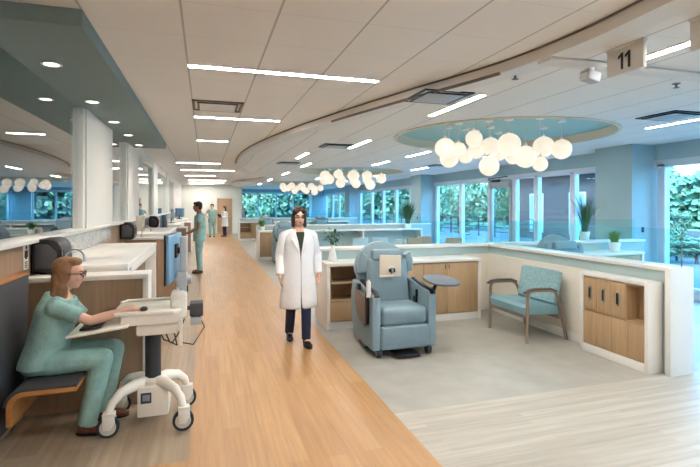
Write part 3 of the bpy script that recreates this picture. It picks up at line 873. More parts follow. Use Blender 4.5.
# ------------------------------------------------------------------ recliner
def make_recliner(loc, rz, label, trays=True):
    t = thing('recliner', label, 'recliner', loc, rz, 'grey blue treatment recliners')
    V = M['vinylblue']
    b = MB(); b.box((-.275, -.33, .34), (.275, .22, .535), .055, seg=4); b.build('seat_cushion', V, t)
    b = MB(); b.box((-.285, -.345, .085), (.285, -.27, .345), .03, seg=3); b.build('leg_rest', V, t)
    # back: inner cushion and wide domed wings
    def tilt(y, z): return y + (z-.5)*.22
    n = 22; dome = [(-.30, .40), (-.33, .80)] + [(-.355*math.cos(a), .86+.355*math.sin(a)) for a in [PI*k/n for k in range(n+1)]] + [(.33, .80), (.30, .40)]
    b = MB()
    rings = []
    for off, sc in ((0, .96), (.02, 1.0), (.10, 1.0), (.12, .96)):
        rings.append([(x*sc, .26+off+(z-.5)*.20, .5+(z-.5)*(sc if z > .5 else 1)) for x, z in dome])
    b.loft(rings); b.build('back_shell', V, t)
    b = MB(); b.box((-.255, -.06, -.27), (.255, .06, .27), .05, seg=4); bc = b.build('back_cushion', V, t, loc=(0, .205, .76)); bc.rotation_euler = (R(-11), 0, 0)
    for sx in (-1, 1):
        b = MB(); b.prism([(sx*.235, .86), (sx*.345, .86), (sx*.35, 1.0), (sx*.31, 1.10), (sx*.245, 1.06)], 'Y', .22, .33, .02); b.build('head_wing', V, t)
    b = MB(); b.box((-.20, -.05, -.07), (.20, .05, .07), .035, seg=4); hr = b.build('headrest', V, t, loc=(0, .235, 1.065)); hr.rotation_euler = (R(-11), 0, 0)
    # arms
    prof = [(-.32, .09), (-.33, .66), (-.30, .70), (-.10, .72), (.20, .77), (.40, .76), (.46, .60), (.44, .30), (.34, .12), (.30, .09)]
    for sx in (-1, 1):
        b = MB(); b.prism(prof, 'X', sx*.285, sx*.385, .018); a = b.build('armrest', V, t)
        top = [(-.335, .675), (-.30, .712), (-.10, .732), (.18, .782)]
        b = MB(); b.tube([(sx*.335, y, z) for y, z in top], .012, 10, rx=.034, up=(0, 0, 1)); b.build('arm_cap', M['black'], a)
    b = MB(); b.box((-.24, -.25, .075), (.24, .36, .34), .02); b.build('chassis', M['dark'], t)
    for (x, y) in ((-.30, -.27), (.30, -.27), (-.29, .32), (.29, .32)):
        b = MB(); b.cyl((x-.022, y-.01, .05), (x+.022, y-.01, .05), .05, n=22); w = b.build('caster', M['rubber'], t)
        b = MB(); b.prism([(y-.045, .05), (y+.03, .05), (y+.03, .10), (y-.02, .11)], 'X', x-.033, x-.024); b.prism([(y-.045, .05), (y+.03, .05), (y+.03, .10), (y-.02, .11)], 'X', x+.024, x+.033); b.box((x-.033, y-.02, .095), (x+.033, y+.03, .115), .005)
        b.build('fork', M['dark'], w)
    b = MB(); b.box((-.13, -.42, .02), (.14, -.12, .045), .008); b.box((-.10, -.16, .03), (.10, -.10, .09)); b.build('foot_plate', M['black'], t)
    b = MB(); b.tube([(-.34, .10, .10), (-.37, .02, .085), (-.38, -.06, .07)], .008, 8, mi=0); b.box((-.40, -.10, .055), (-.35, -.05, .075), .004, mi=1); b.box((-.41, .04, .085), (-.36, .09, .105), .004, mi=2); b.build('brake_lever', [M['dark'], M['green'], M['red']], t)
    if trays:
        # folded side tray with its bracket on the left
        b = MB(); n = 8
        tr = [(.17, .70), (-.17, .66), (-.19, .62), (-.19, .36), (-.16, .33)] + [(.17-.12*(1-math.cos(a)), .33+.0+.14*(1-math.sin(a))) for a in [0.0]][:0] + [(.02, .36), (.12, .43), (.17, .54)]
        b.prism(tr, 'X', -.425, -.405, .006); st = b.build('folded_tray', M['trayred'], t)
        b = MB(); b.box((-.432, -.235, .36), (-.39, -.20, .70), .006); b.build('tray_bracket', M['black'], st)
        b = MB(); b.box((-.42, .05, .69), (-.39, .14, .76), .006); b.build('tray_latch', M['black'], st)
        b = MB(); b.cyl((-.40, -.245, .66), (-.40, -.245, .83), .026, n=18); b.cyl((-.40, -.245, .83), (-.40, -.245, .85), .012, n=12); b.build('tray_pivot', M['white'], st)
        # beige flip panel clipped near the headrest
        b = MB(); b.box((-.14, -.008, -.125), (.14, .008, .125), .012, rot=(0, 3, 0)); fp = b.build('flip_panel', M['beige'], t, loc=(-.02, .06, .955)); fp.rotation_euler = (R(-6), 0, R(4))
        b = MB(); b.box((-.16, -.04, -.13), (.02, -.01, -.105), .006); b.build('panel_ledge', M['beige'], fp)
        b = MB(); b.box((.000, -.04, -.095), (.022, -.006, -.015), .004, mi=1); b.box((-.028, -.03, -.075), (-.004, -.006, -.035), .004, mi=0); b.box((.026, -.03, -.08), (.050, -.006, -.03), .004, mi=0); b.build('panel_clip', [M['black'], M['white']], fp)
        # swing-out table on the right
        b = MB(); n = 26
        pl = [(.40+.21*math.copysign(abs(math.cos(a))**.75, math.cos(a)), -.37+.135*math.copysign(abs(math.sin(a))**.75, math.sin(a))) for a in [2*PI*k/n for k in range(n)]]
        b.prism(pl, 'Z', .842, .864, .006)
        tm = Matrix.Translation((.455, -.30, .815)) @ Euler((R(9), R(3), 0)).to_matrix().to_4x4() @ Matrix.Diagonal((.95, 1.45, 1, 1)) @ Matrix.Translation((-.40, .37, -.853))
        b._xf(b.bm.verts, tm); tb = b.build('swing_table', M['traygrey'], t)
        b = MB(); b.tube([(.40, -.20, .66), (.41, -.24, .74), (.42, -.25, .77), (.43, -.28, .808)], .022, 10); b.box((.385, -.24, .60), (.42, -.14, .72), .01); b.build('table_arm', M['black'], tb)
        b = MB(); b.cyl((.262, -.0, .555), (.285, -.0, .555), .042, n=18); b.box((.262, -.05, .58), (.285, -.02, .68), .006); b.build('recline_knob', M['black'], t)
    return t
rec = make_recliner((2.11, 5.08, 0), 0, 'grey blue recliner with swing table standing in the nearest bay')
NT = ('folded_tray', 'flip_panel', 'swing_table')
dup(rec, (5.15, 5.52, 0), 0, 'grey domed recliner beyond the right glass screen', skip=NT)
dup(rec, (2.25, 13.45, 0), 0, 'recliner in the second bay just left of the walking woman', skip=NT)
dup(rec, (2.75, 21.9, 0), 0, 'recliner with dark domed back in the farthest bay', skip=NT)
dup(rec, (5.4, 21.9, 0), 0, 'recliner under the farthest globe lights near the windows', skip=NT)

# ------------------------------------------------------------------ wide armchair
t = thing('wide_armchair', 'wide light blue armchair with patterned back against the right half wall', 'armchair', (3.99, 5.15, 0), -90)
for sx in (-1, 1):
    x = sx*.385
    b = MB(); b.tube([(x, -.28, 0), (x, -.272, .30), (x, -.27, .56), (x, -.25, .612), (x, -.19, .63), (x, .06, .625), (x, .13, .60), (x, .18, .52), (x, .235, .30), (x, .30, 0)], .023, 10, rx=.020, up=(1, 0, 0))
    f = b.build('side_frame', M['framewood'], t)
    b = MB(); b.tube([(x, -.31, .61), (x, -.25, .642), (x, -.15, .652), (x, .06, .645), (x, .14, .615)], .014, 10, rx=.034, up=(0, 0, 1)); b.build('arm_cap', M['darkwood'], f)
b = MB(); b.prism([(-.285, .335), (-.298, .42), (-.27, .462), (.20, .425), (.25, .40), (.25, .31)], 'X', -.365, .365, .02)
b.build('seat_cushion', M['seatblue'], t)
b = MB(); b.prism([(.135, .46), (.205, .835), (.235, .85), (.272, .83), (.205, .44), (.16, .43)], 'X', -.36, .36, .02); b.build('backrest', M['pattern'], t)
b = MB(); b.box((-.38, .20, .26), (.38, .235, .31), .006); b.build('stretcher', M['framewood'], t)
b = MB(); b.box((-.38, -.27, .285), (.38, -.24, .335), .006); b.build('stretcher', M['framewood'], t)

# visitor chairs seen through the glass of the second bay
def make_visitor(loc, rz, label, fab):
    t = thing('visitor_chair', label, 'chair', loc, rz, 'visitor chairs beyond the glass')
    b = MB(); b.box((-.26, -.26, .36), (.26, .26, .46), .03, seg=3); b.build('seat', fab, t)
    b = MB(); b.prism([(.18, .44), (.26, .86), (.31, .86), (.26, .40)], 'X', -.27, .27, .015); b.build('backrest', fab, t)
    for sx in (-1, 1):
        b = MB(); b.tube([(sx*.285, -.24, .0), (sx*.285, -.24, .60), (sx*.285, -.18, .64), (sx*.285, .18, .63), (sx*.285, .26, .0)], .018, 8, up=(1, 0, 0)); b.build('side_frame', M['framewood'], t)
    t.scale = (.82, .82, .92)
    return t
v1 = make_visitor((6.57, 11.6, 0), 160, 'tan visitor chair behind the glass, left of the terrace door', M['tan'])
dup(v1, (5.45, 11.9, 0), 180, 'tan square backed visitor chair behind the recliner glass')
dup(v1, (6.02, 12.4, 0), 175, 'tan visitor chair beside the pale blue column')
v2 = make_visitor((4.05, 12.35, 0), 180, 'pale blue visitor chair beyond the vase, left of a pair', M['paleblue'])
dup(v2, (4.62, 12.3, 0), 175, 'pale blue visitor chair beyond the recliner, right of a pair')
dup(v2, (5.05, 11.2, 0), 100, 'pale blue visitor chair turned sideways behind the glass')

# ------------------------------------------------------------------ plants
def blade(b, base, az, lean, h, w, mi=0):
    d = Vector((math.cos(az), math.sin(az), 0)); s = Vector((-math.sin(az), math.cos(az), 0))
    prev = None
    for k in range(5):
        tt = k/4; p = Vector(base) + d*lean*tt*tt + Vector((0, 0, h*tt - .10*lean*tt**3))
        ww = w*(1-tt)**.6 + .001
        cur = (b.bm.verts.new(p-s*ww), b.bm.verts.new(p+d*ww*.3), b.bm.verts.new(p+s*ww))
        if prev:
            for a in (0, 1): b.bm.faces.new((prev[a], prev[a+1], cur[a+1], cur[a])).material_index = mi
        prev = cur
def make_grass(loc, h, spread, label, n=110, pot_r=.10, pot_h=.17, name='grass_plant', group='tall grass plants', wide=.008):
    t = thing(name, label, 'plant', loc, 0, group)
    b = MB(); b.lathe([(pot_r*.72, 0), (pot_r*.78, .005), (pot_r, pot_h), (pot_r*.9, pot_h), (pot_r*.86, pot_h-.02)], n=28); b.build('pot', M['pot'], t)
    b = MB(); b.lathe([(pot_r*.86, pot_h-.03), (pot_r*.86, pot_h-.02), (.001, pot_h-.015)], n=20); b.build('soil', M['soil'], t)
    b = MB()
    for k in range(n):
        a = random.uniform(0, 2*PI); q = random.random()**.6
        blade(b, (pot_r*.5*q*math.cos(a), pot_r*.5*q*math.sin(a), pot_h-.02), a+random.uniform(-.5, .5), spread*q*random.uniform(.5, 1.1), h*random.uniform(.62, 1.0), wide*random.uniform(.7, 1.2))
    b.build('leaves', M['leafdark'] if h > .5 else M['leafmid'], t, angle=0)
    return t
make_grass((6.45, 6.72, 1.055), .74, .44, 'tall grass plant on the half wall left of the near blue column', pot_r=.09, pot_h=.15)
make_grass((6.62, 14.70, .89), .82, .40, 'tall grass plant in white pot by the farther column', n=190, wide=.017, pot_r=.13)
make_grass((6.68, 6.30, .89), .24, .14, 'small leafy plant in white pot on the counter by the column', n=80, pot_r=.095, pot_h=.155, name='potted_plant', group='small potted plants', wide=.011)
# vase of leaves
t = thing('leaf_vase', 'white bottle vase of green leaves on the nearest countertop', 'vase', (1.70, 6.32, .89))
b = MB(); b.lathe([(.05, 0), (.062, .01), (.06, .05), (.045, .12), (.026, .18), (.024, .21), (.030, .225), (.022, .222), (.018, .20)], n=28); b.build('vase', M['pot'], t)
b = MB()
for k in range(9):
    a = 2*PI*k/9+random.uniform(-.3, .3); l = random.uniform(.04, .12)
    b.tube([(0, 0, .19), (l*.4*math.cos(a), l*.4*math.sin(a), .27), (l*math.cos(a), l*math.sin(a), random.uniform(.30, .40))], .003, 5)
b.build('stems', M['leafdark'], t)
def leaf(b, c, s, az, el):
    m = Matrix.Translation(c) @ Euler((0, el, az)).to_matrix().to_4x4()
    pts = [(0, 0, 0), (.35, .22, .05), (.75, .20, .04), (1, 0, 0), (.75, -.20, .04), (.35, -.22, .05)]
    b.bm.faces.new([b.bm.verts.new(m @ (Vector(p)*s)) for p in pts])
b = MB()
for k in range(110):
    a = random.uniform(0, 2*PI); r = random.uniform(.01, .12); z = random.uniform(.24, .44)
    leaf(b, (r*math.cos(a), r*math.sin(a), z), random.uniform(.045, .075), a+random.uniform(-1, 1), random.uniform(-1.0, .6))
b.build('leaves', M['leafdark'], t, angle=0)
make_grass((1.70, 14.75, .89), .25, .20, 'low leafy plant in white pot on the second bay countertop', n=90, pot_r=.09, pot_h=.13, name='potted_plant', group='small potted plants', wide=.02)

# ------------------------------------------------------------------ ceiling lights
def make_light(loc, length, across, label):
    t = thing('ceiling_light', label, 'ceiling light', loc, 0 if across else 90, 'recessed strip lights')
    b = MB(); b.box((-length/2, -.045, -.006), (-length/2+.012, .045, .03)); b.box((length/2-.012, -.045, -.006), (length/2, .045, .03)); b.box((-length/2, -.047, -.006), (length/2, -.039, .03)); b.box((-length/2, .039, -.006), (length/2, .047, .03)); b.build('frame', M['white'], t)
    b = MB(); b.box((-length/2+.012, -.039, -.004), (length/2-.012, .039, .02)); b.build('diffuser', M['lit'], t)
    return t
left_lights = [(-.155, 1.67, 4.42, 'long strip light across the corridor nearest the viewer'), (-.155, 1.06, 6.92, 'strip light across the corridor just beyond the grey air vent'),
    (-.155, .43, 9.4, 'short strip light across the corridor, third from the viewer'), (-.80, .43, 14.4, 'strip light across the corridor above the standing man'),
    (-.80, 1.0, 17.2, 'long strip light across the corridor beyond the standing man'), (-.80, .43, 20.4, 'strip light across the corridor, second from the far wall'), (-.80, 1.0, 24.0, 'strip light across the corridor, last but one before the far wall'), (-.80, 1.0, 26.4, 'strip light added to brighten the corridor end, second nearest the far wall'), (-.80, .43, 28.2, 'strip light added to brighten the corridor end, right before the far wall'),  # the last two strips are added to brighten the far wall
    (-.155, 1.67, 1.6, 'unseen long strip light added across the corridor above the viewpoint'), (-.155, 1.67, -1.2, 'unseen long strip light added across the corridor behind the viewpoint')]  # out of view, added as warm fill for the corridor
for x0, x1, y, lab in left_lights: make_light(((x0+x1)/2, y, CL-.004), x1-x0, True, lab)
right_lights = [(2.78, 4.87, 'strip light beside the black square air vent'), (2.78, 8.42, 'strip light left of the nearest globe cluster, second in its row'), (2.15, 10.7, 'strip light over the curved ceiling edge'),
    (2.74, 13.1, 'strip light in front of the second globe cluster'), (2.75, 16.7, 'strip light left of the second globe cluster'), (2.75, 20.9, 'strip light left of the farthest globe cluster'), (2.75, 25.0, 'small far strip light beyond the farthest globe cluster'),
    (4.58, 9.64, 'strip light just beyond the nearest globe cluster'), (4.57, 11.95, 'strip light between the nearest and second globe clusters'), (6.43, 13.4, 'strip light above the farther blue column'),
    (6.33, 16.6, 'strip light beyond the farther blue column'), (6.33, 4.79, 'strip light at the right edge near the windows'), (3.31, 2.25, 'strip light beside the hanging number signs'),
    (4.58, 1.2, 'unseen strip light added right of the viewpoint'), (6.33, 1.2, 'unseen strip light added near the windows right of the viewpoint'), (6.33, 21.5, 'strip light near the windows of the farthest bay'), (4.6, 19.3, 'strip light between the second and farthest globe clusters'), (3.31, -1.4, 'unseen strip light added behind the viewpoint over the bays'), (6.33, 9.1, 'strip light by the windows beyond the near column')]  # those beside and behind the viewpoint are unseen, added as fill light
for x, y, lab in right_lights: make_light((x, y, CR-.004), 1.22, False, lab)

# air vents
def make_vent(loc, w, d, label, dark):
    t = thing('air_vent', label, 'air vent', loc, 0, 'ceiling air vents')
    b = MB()
    for k, (q, z) in enumerate(((1.0, 0), (.8, -.012))):
        a, c = w/2*q, d/2*q; e = .03
        b.box((-a, -c, z-.008), (a, -c+e, z+.004)); b.box((-a, c-e, z-.008), (a, c, z+.004)); b.box((-a, -c, z-.008), (-a+e, c, z+.004)); b.box((a-e, -c, z-.008), (a, c, z+.004))
    b.build('frame', M['black'] if dark else M['reveal'], t)
    b = MB(); b.box((-w*.36, -d*.36, -.022), (w*.36, d*.36, -.012), .004); b.build('plate', M['silver'] if dark else M['fascia'], t)
    return t
make_vent((.15, 6.12, CL-.006), .60, .60, 'grey square air vent between the first two corridor strip lights', False)
vt = make_vent((2.37, 4.50, CR-.006), .56, .56, 'black square air vent beside the curved ceiling edge', True)
dup(vt, (2.42, 8.75, CR-.006), label='dark air vent beyond the curve, left of the globe lights')
dup(vt, (5.75, 4.55, CR-.006), label='dark air vent at the right edge of the ceiling')
dup(vt, (2.15, 12.6, CR-.006), label='small far air vent beside the strip lights over the curve')
dup(vt, (6.43, 12.1, CR-.006), label='dark air vent beyond the strip light above the farther column')

# recessed downlights in the soffit
def make_down(loc, label):
    t = thing('downlight', label, 'downlight', loc, 0, 'soffit downlights')
    b = MB(); b.lathe([(.055, .002), (.075, .002), (.078, -.004), (.072, -.008), (.055, -.004)], n=28, cap=False); b.build('trim_ring', M['white'], t)
    b = MB(); b.lathe([(.056, .0), (.056, -.003), (.001, -.003)], n=24); b.build('lens', M['down'], t)
    return t
dl = ['nearest the viewer', 'second from the viewer', 'beside the white pier', 'fourth from the viewer', 'farthest from the viewer']
for (x, y), lab in zip([(-1.19, 4.34), (-1.19, 5.78), (-1.19, 7.07), (-1.19, 8.31), (-1.19, 9.6)], dl):
    make_down((x, y, 2.81), 'round soffit downlight %s' % lab)
    ld = bpy.data.lights.new('downlight_beam', 'SPOT'); ld.energy = 16; ld.color = (1, .86, .7); ld.spot_size = R(44); ld.spot_blend = .8; ld.shadow_soft_size = .04
    lo = bpy.data.objects.new('downlight_beam', ld); COL.objects.link(lo); lo.location = (x, y, 2.79)

# hanging number signs and small ceiling devices
def make_sign(loc, body, label):
    t = thing('number_sign', label, 'sign', loc, 0, 'hanging number signs')
    b = MB(); b.box((-.014, -.155, -.185), (.014, .155, 0), .003); b.build('panel', M['sign'], t)
    b = MB(); b.box((-.02, -.16, -.002), (.02, .16, .016), .003); b.build('ceiling_rail', M['fascia'], t)
    if body:
        b = MB()
        for y in (.030, -.030):     # two figure ones: stem and flag; the sign is read from its -X face
            b.prism([(y-.0, -.155), (y-.020, -.155), (y-.020, -.035), (y-.004, -.035), (y+.024, -.058), (y+.024, -.078), (y, -.062)], 'X', -.0165, -.013)
        b.build('lettering', M['ink'], t)
    return t
make_sign((2.92, 2.655, 2.814), '11', 'hanging grey sign with the number 11')
make_sign((2.92, 2.02, 2.814), '', 'blank edge of a hanging sign cut by the picture edge')
t = thing('ceiling_speaker', 'small grey ceiling device left of the number 11 sign', 'ceiling device', (2.93, 3.00, CR-.07))
b = MB(); b.cyl((0, 0, 0), (0, 0, -.03), .035, n=16); b.build('mount', M['fascia'], t)
b = MB(); b.box((-.06, -.05, -.11), (.07, .05, -.025), .015, rot=(0, 12, 0)); b.build('housing', M['silver'], t)
b = MB(); b.box((-.068, -.035, -.095), (-.055, .035, -.045), .004, rot=(0, 12, 0)); b.build('lens', M['white'], t)
def make_sprinkler(loc, label):
    t = thing('sprinkler', label, 'sprinkler', loc, 0, 'ceiling sprinklers')
    b = MB(); b.lathe([(.035, 0), (.035, -.006), (.012, -.01), (.010, -.035), (.028, -.038), (.028, -.042), (.001, -.042)], n=16); b.build('head', M['reveal'], t)
    return t
sp = make_sprinkler((4.30, 3.35, CR), 'small sprinkler head right of the number 11 sign')
dup(sp, (4.65, 3.30, CR), label='sprinkler head at the right edge of the ceiling')
dup(sp, (2.64, 3.55, CR), label='dark sprinkler head at the end of the curved reveal')
# ------------------------------------------------------------------ globe pendants
def make_pendant(x, y, z, r, recess_z, label, group, detail=3):
    t = thing('globe_pendant', label, 'pendant light', (x, y, recess_z), 0, group)
    b = MB(); b.lathe([(.065, 0), (.065, -.03), (.058, -.036), (.001, -.036)], n=20); b.build('canopy', M['white'], t)
    b = MB(); b.cyl((0, 0, -.03), (0, 0, z-recess_z+r), .003, n=6); b.build('cord', M['white'], t)
    b = MB(); b.ball((0, 0, z-recess_z), r, detail); g = b.build('globe', M['globe'], t)
    b = MB(); b.cyl((0, 0, z-recess_z+r-.012), (0, 0, z-recess_z+r+.03), .022, n=14); b.build('cap', M['white'], g)
    return t
RZ = CR+.128
near = [(3.37, 6.16, 2.51, .15, 'leftmost globe of the nearest cluster, upper of two'),
 (3.80, 6.81, 2.43, .15, 'low globe at the left end of the nearest cluster'),
 (3.74, 6.41, 2.53, .116, 'small globe third from the left in the nearest cluster'),
 (3.78, 6.04, 2.65, .125, 'high globe near the left of the nearest cluster'),
 (4.15, 6.88, 2.48, .115, 'small globe below the high one in the nearest cluster'),
 (4.42, 7.00, 2.60, .14, 'globe partly behind the high one in the nearest cluster'),
 (4.44, 6.61, 2.63, .15, 'globe left of the biggest in the nearest cluster'),
 (4.07, 6.09, 2.26, .15, 'lowest hanging globe of the nearest cluster'),
 (4.91, 7.05, 2.59, .14, 'globe half hidden behind the biggest in the nearest cluster'),
 (4.29, 5.91, 2.57, .17, 'biggest globe in the middle of the nearest cluster'),
 (5.41, 7.33, 2.57, .147, 'globe peeping out below the biggest of the nearest cluster'),
 (4.23, 5.46, 2.34, .152, 'low globe right of the biggest in the nearest cluster'),
 (5.30, 6.39, 2.63, .172, 'large globe second from the right in the nearest cluster'),
 (5.22, 6.55, 2.66, .15, ''),
 (5.11, 5.77, 2.51, .15, 'rightmost globe of the nearest cluster'),
 (4.65, 5.68, 2.27, .109, 'small low globe near the right of the nearest cluster')]
for x, y, z, r, lab in near:
    if lab: make_pendant(x, y, z, r, RZ, 'opal ' + lab, 'opal globes of the nearest cluster')
# more pendants whose canopies show in the nearest recess
far_layout = [(-1.30, -.55, -.32, .16), (-1.02, .10, -.40, .15), (-.72, -.60, -.26, .14), (-.62, .45, -.34, .16), (-.35, -.10, -.50, .15), (-.05, -.65, -.30, .17), (.02, .50, -.36, .15),
              (.36, .0, -.42, .14), (.66, -.55, -.30, .16), (.72, .42, -.48, .15), (1.04, -.20, -.55, .16), (1.28, .40, -.34, .15), (1.22, -.72, -.38, .15)]
pos_words = ['first', 'second', 'third', 'fourth', 'fifth', 'sixth', 'seventh', 'eighth', 'ninth', 'tenth', 'eleventh', 'twelfth', 'thirteenth']
for (cx, cy, _), which, detail in ((OVALS[1], 'second', 2), (OVALS[2], 'farthest', 2)):
    pts = sorted(far_layout)
    for k, (dx, dy, dz, r) in enumerate(pts):
        make_pendant(cx-.18+dx*.72, cy+dy*1.35, CR+dz+.10, r*1.12, RZ, 'opal globe, %s from the left in the %s cluster' % (pos_words[k], which), 'opal globes of the %s cluster' % which, detail)

# ------------------------------------------------------------------ people (local frame: facing +y, x to the person's right)
def hand(b, wrist, fdir, pnorm, thumb_side, curl=.5, s=1.0):
    """palm with five separate bent fingers; fdir points along the fingers, pnorm out of the palm"""
    f = Vector(fdir).normalized(); n = Vector(pnorm); n = (n - f*n.dot(f)).normalized(); x = f.cross(n)*thumb_side
    w = Vector(wrist)
    rot = Matrix((x, f, n)).transposed().to_4x4()
    b.ball(w + f*.045*s, (.038*s, .055*s, .015*s), 3, rot)
    b.cyl(w-f*.01, w+f*.03*s, .024*s, .030*s, 12)
    for k, (off, ln) in enumerate(((.029, .072), (.010, .080), (-.010, .074), (-.028, .058))):
        p0 = w + f*.078*s + x*off*s
        a1 = curl*.6; a2 = curl*1.4
        d1 = f*math.cos(a1) + n*math.sin(a1) + x*off*1.5; d2 = f*math.cos(a2) + n*math.sin(a2) + x*off*1.0
        p1 = p0 + d1*ln*.52*s; p2 = p1 + d2*ln*.48*s
        b.limb([p0-f*.02, p0, p1, p2], [.0095*s, .0092*s, .0084*s, .0070*s], 8)
    t0 = w + f*.022*s + x*.026*s; t1 = t0 + (f*.55 + x*.75 + n*.25)*.040*s; t2 = t1 + (f*.85 + x*.25 + n*.35)*.032*s
    b.limb([t0, t1, t2], [.013*s, .0105*s, .0085*s], 8)

def head_parts(hc, yaw, pitch, s=1.0):
    rot = (Euler((R(pitch), 0, R(yaw)))).to_matrix().to_4x4()
    def P(x, y, z): return Vector(hc) + (rot @ Vector((x*s, y*s, z*s)))
    def E(b, c, r, n=3): b.ball(P(*c), tuple(q*s for q in r), n, rot)
    return P, E

def ring(c, rx, ry, n=28, yaw=0.0, a0=0.0, a1=2*PI, tilt=0.0):
    out = []
    for k in range(n):
        a = a0 + (a1-a0)*k/n
        x, y = rx*math.cos(a), ry*math.sin(a)
        out.append(Vector((c[0]+x*math.cos(yaw)-y*math.sin(yaw), c[1]+x*math.sin(yaw)+y*math.cos(yaw), c[2]+tilt*y)))
    return out

def person(label, loc, rz, J, skin, top, legs, shoes, hair, top_hem, sleeve, voxel=.009, far=False, group=None, fem=True):
    t = thing('person', label, 'person', loc, rz, group)
    S = J.get('s', 1.0)
    P, E = head_parts(J['head'], J.get('yaw', 0), J.get('pitch', 0), S)
    # one continuous body
    b = MB()
    E(b, (0, -.012, .035), (.073, .092, .082)); E(b, (0, .030, -.038), (.057, .060, .072)); E(b, (0, .052, -.088), (.028, .026, .020))
    E(b, (0, .052, .02), (.055, .045, .05)); E(b, (0, .100, -.022), (.012, .016, .012)); E(b, (0, .092, .0), (.009, .013, .026))
    E(b, (.030, .070, -.030), (.024, .022, .022)); E(b, (-.030, .070, -.030), (.024, .022, .022))
    E(b, (0, .088, -.058), (.022, .010, .011)); E(b, (.074, -.008, -.012), (.010, .020, .030)); E(b, (-.074, -.008, -.012), (.010, .020, .030))
    nk = Vector(J['neck'])
    b.limb([P(0, -.022, -.06), nk], [.050*S, .056*S])
    ch, pv = Vector(J['chest']), Vector(J['pelvis'])
    tw = J.get('tw', (.165, .105))
    rings = []
    for q, fx, fy in ((0, .42, .62), (.10, .80, .82), (.25, .96, .98), (.5, .90, 1.0), (.75, .80, .92), (1.0, 1.0, 1.05), (1.12, .8, .8)):
        c = nk.lerp(pv, q) if q <= 1 else pv + (pv-nk)*(q-1)
        bow = math.sin(min(q, 1)*PI); c = c + (ch - nk.lerp(pv, .35))*bow
        rings.append(ring(c, tw[0]*fx*S*.94, tw[1]*fy*S*.9))
    b.loft(rings)
    for sd in ('R', 'L'):
        sh, el, wr = (Vector(J[k+sd]) for k in ('sh', 'el', 'wr'))
        b.limb([nk.lerp(sh, .4)-Vector((0, 0, .035)), sh-Vector((0, 0, .022)), sh.lerp(el, .45), el, el.lerp(wr, .3), wr], [.042*S, .044*S, .041*S, .036*S, .037*S, .025*S])
        hand(b, wr, J['hd'+sd], J['hn'+sd], J.get('ts'+sd, 1), J.get('curl', .5), .95*S if fem else 1.05*S)
        hp, kn, an = (Vector(J[k+sd]) for k in ('hp', 'kn', 'an'))
        b.limb([hp, kn, an], [.070*S, .048*S, .034*S]); b.limb([an, an+Vector(J['ft'+sd]).normalized()*.07 + Vector((0, 0, -.04))], [.032, .024])
    body = b.remesh('body', skin, voxel, t, 3)
    # clothes
    def trousers():
        b = MB(); w = J.get('lw', 1.0)
        rings = []
        for q, f in ((.70, .92), (.85, 1.03), (1.0, 1.08), (1.10, 1.02), (1.2, .8)):
            c = nk.lerp(pv, q) if q <= 1 else pv + (pv-nk)*(q-1)
            rings.append(ring(c, (tw[0]+.008)*f*S, (tw[1]+.020)*f*S))
        b.loft(rings)
        for sd in ('R', 'L'):
            hp, kn, an = (Vector(J[k+sd]) for k in ('hp', 'kn', 'an'))
            cuff = an + (an-kn).normalized()*.015
            b.limb([hp, hp.lerp(kn, .5), kn, kn.lerp(an, .45)], [.098*S*w, .088*S*w, .073*S*w, .070*S*w])
            b.cyl(kn.lerp(an, .45), cuff, .070*S*w, .064*S*w, 18)
        b.remesh('trousers', legs, voxel*1.1, t, 5)
    trousers()
    for sd in ('R', 'L'):
        an = Vector(J['an'+sd]); ft = Vector(J['ft'+sd]); d = ft.normalized(); sdv = Vector((d.y, -d.x, 0))
        b = MB(); rot = Matrix((sdv, d, sdv.cross(d))).transposed().to_4x4()
        base = Vector((an.x, an.y, an.z-.082)) if 'sole' not in J else Vector((an.x, an.y, J['sole']))
        L = .235*S
        b.ball(base + d*-.015 + Vector((0, 0, .042)), (.036, .052, .044), 3, rot); b.ball(base + d*.07 + Vector((0, 0, .036)), (.040, .075, .034), 3, rot); b.ball(base + d*.13 + Vector((0, 0, .028)), (.042, .058, .027), 3, rot)
        b.remesh('shoe', shoes, .007, t, 3)
        b = MB(); n = 20
        b.prism([((base + d*(.055+.13*math.cos(a)) + sdv*(.043*math.sin(a)*(1+.12*math.cos(a)))).x, (base + d*(.055+.13*math.cos(a)) + sdv*(.043*math.sin(a)*(1+.12*math.cos(a)))).y) for a in [2*PI*k/n for k in range(n)]], 'Z', base.z, base.z+.016, .003)
        b.build('shoe_sole', M['black'], [c for c in t.children if c.name.startswith('shoe')][-1])
    if top_hem == 'coat':
        coat_on(t, J, nk, pv, ch, tw, S, top)
    else:
        b = MB(); rings = []
        hem = J.get('hem', 1.12)
        for q, fx, fy in ((.0, .46, .70), (.07, .74, .86), (.20, 1.0, 1.02), (.45, 1.0, 1.08), (.75, .98, 1.08), (1.0, 1.10, 1.16), (hem, 1.12, 1.16)):
            c = nk.lerp(pv, q) if q <= 1 else pv + (pv-nk)*(q-1)
            bow = math.sin(min(q, 1)*PI); c = c + (ch - nk.lerp(pv, .35))*bow
            if q == 0: c = c - Vector((0, 0, .022))
            rings.append(ring(c, (tw[0]+.012)*fx*S, (tw[1]+.016)*fy*S, tilt=-.45 if q < .05 else 0))
        b.loft(rings)
        for sd in ('R', 'L'):
            sh, el = Vector(J['sh'+sd]), Vector(J['el'+sd])
            e = sh.lerp(el, sleeve)
            b.limb([nk.lerp(sh, .40)-Vector((0, 0, .030)), sh-Vector((0, 0, .012)), sh.lerp(el, sleeve*.5)], [.058*S, .059*S, .058*S]); b.cyl(sh.lerp(el, sleeve*.5), e, .058*S, .063*S, 20)
        tp = b.remesh('scrub_top', top, voxel*1.1, t, 4)
    # hair
    b = MB(); hair_style = J.get('hair', 'short')
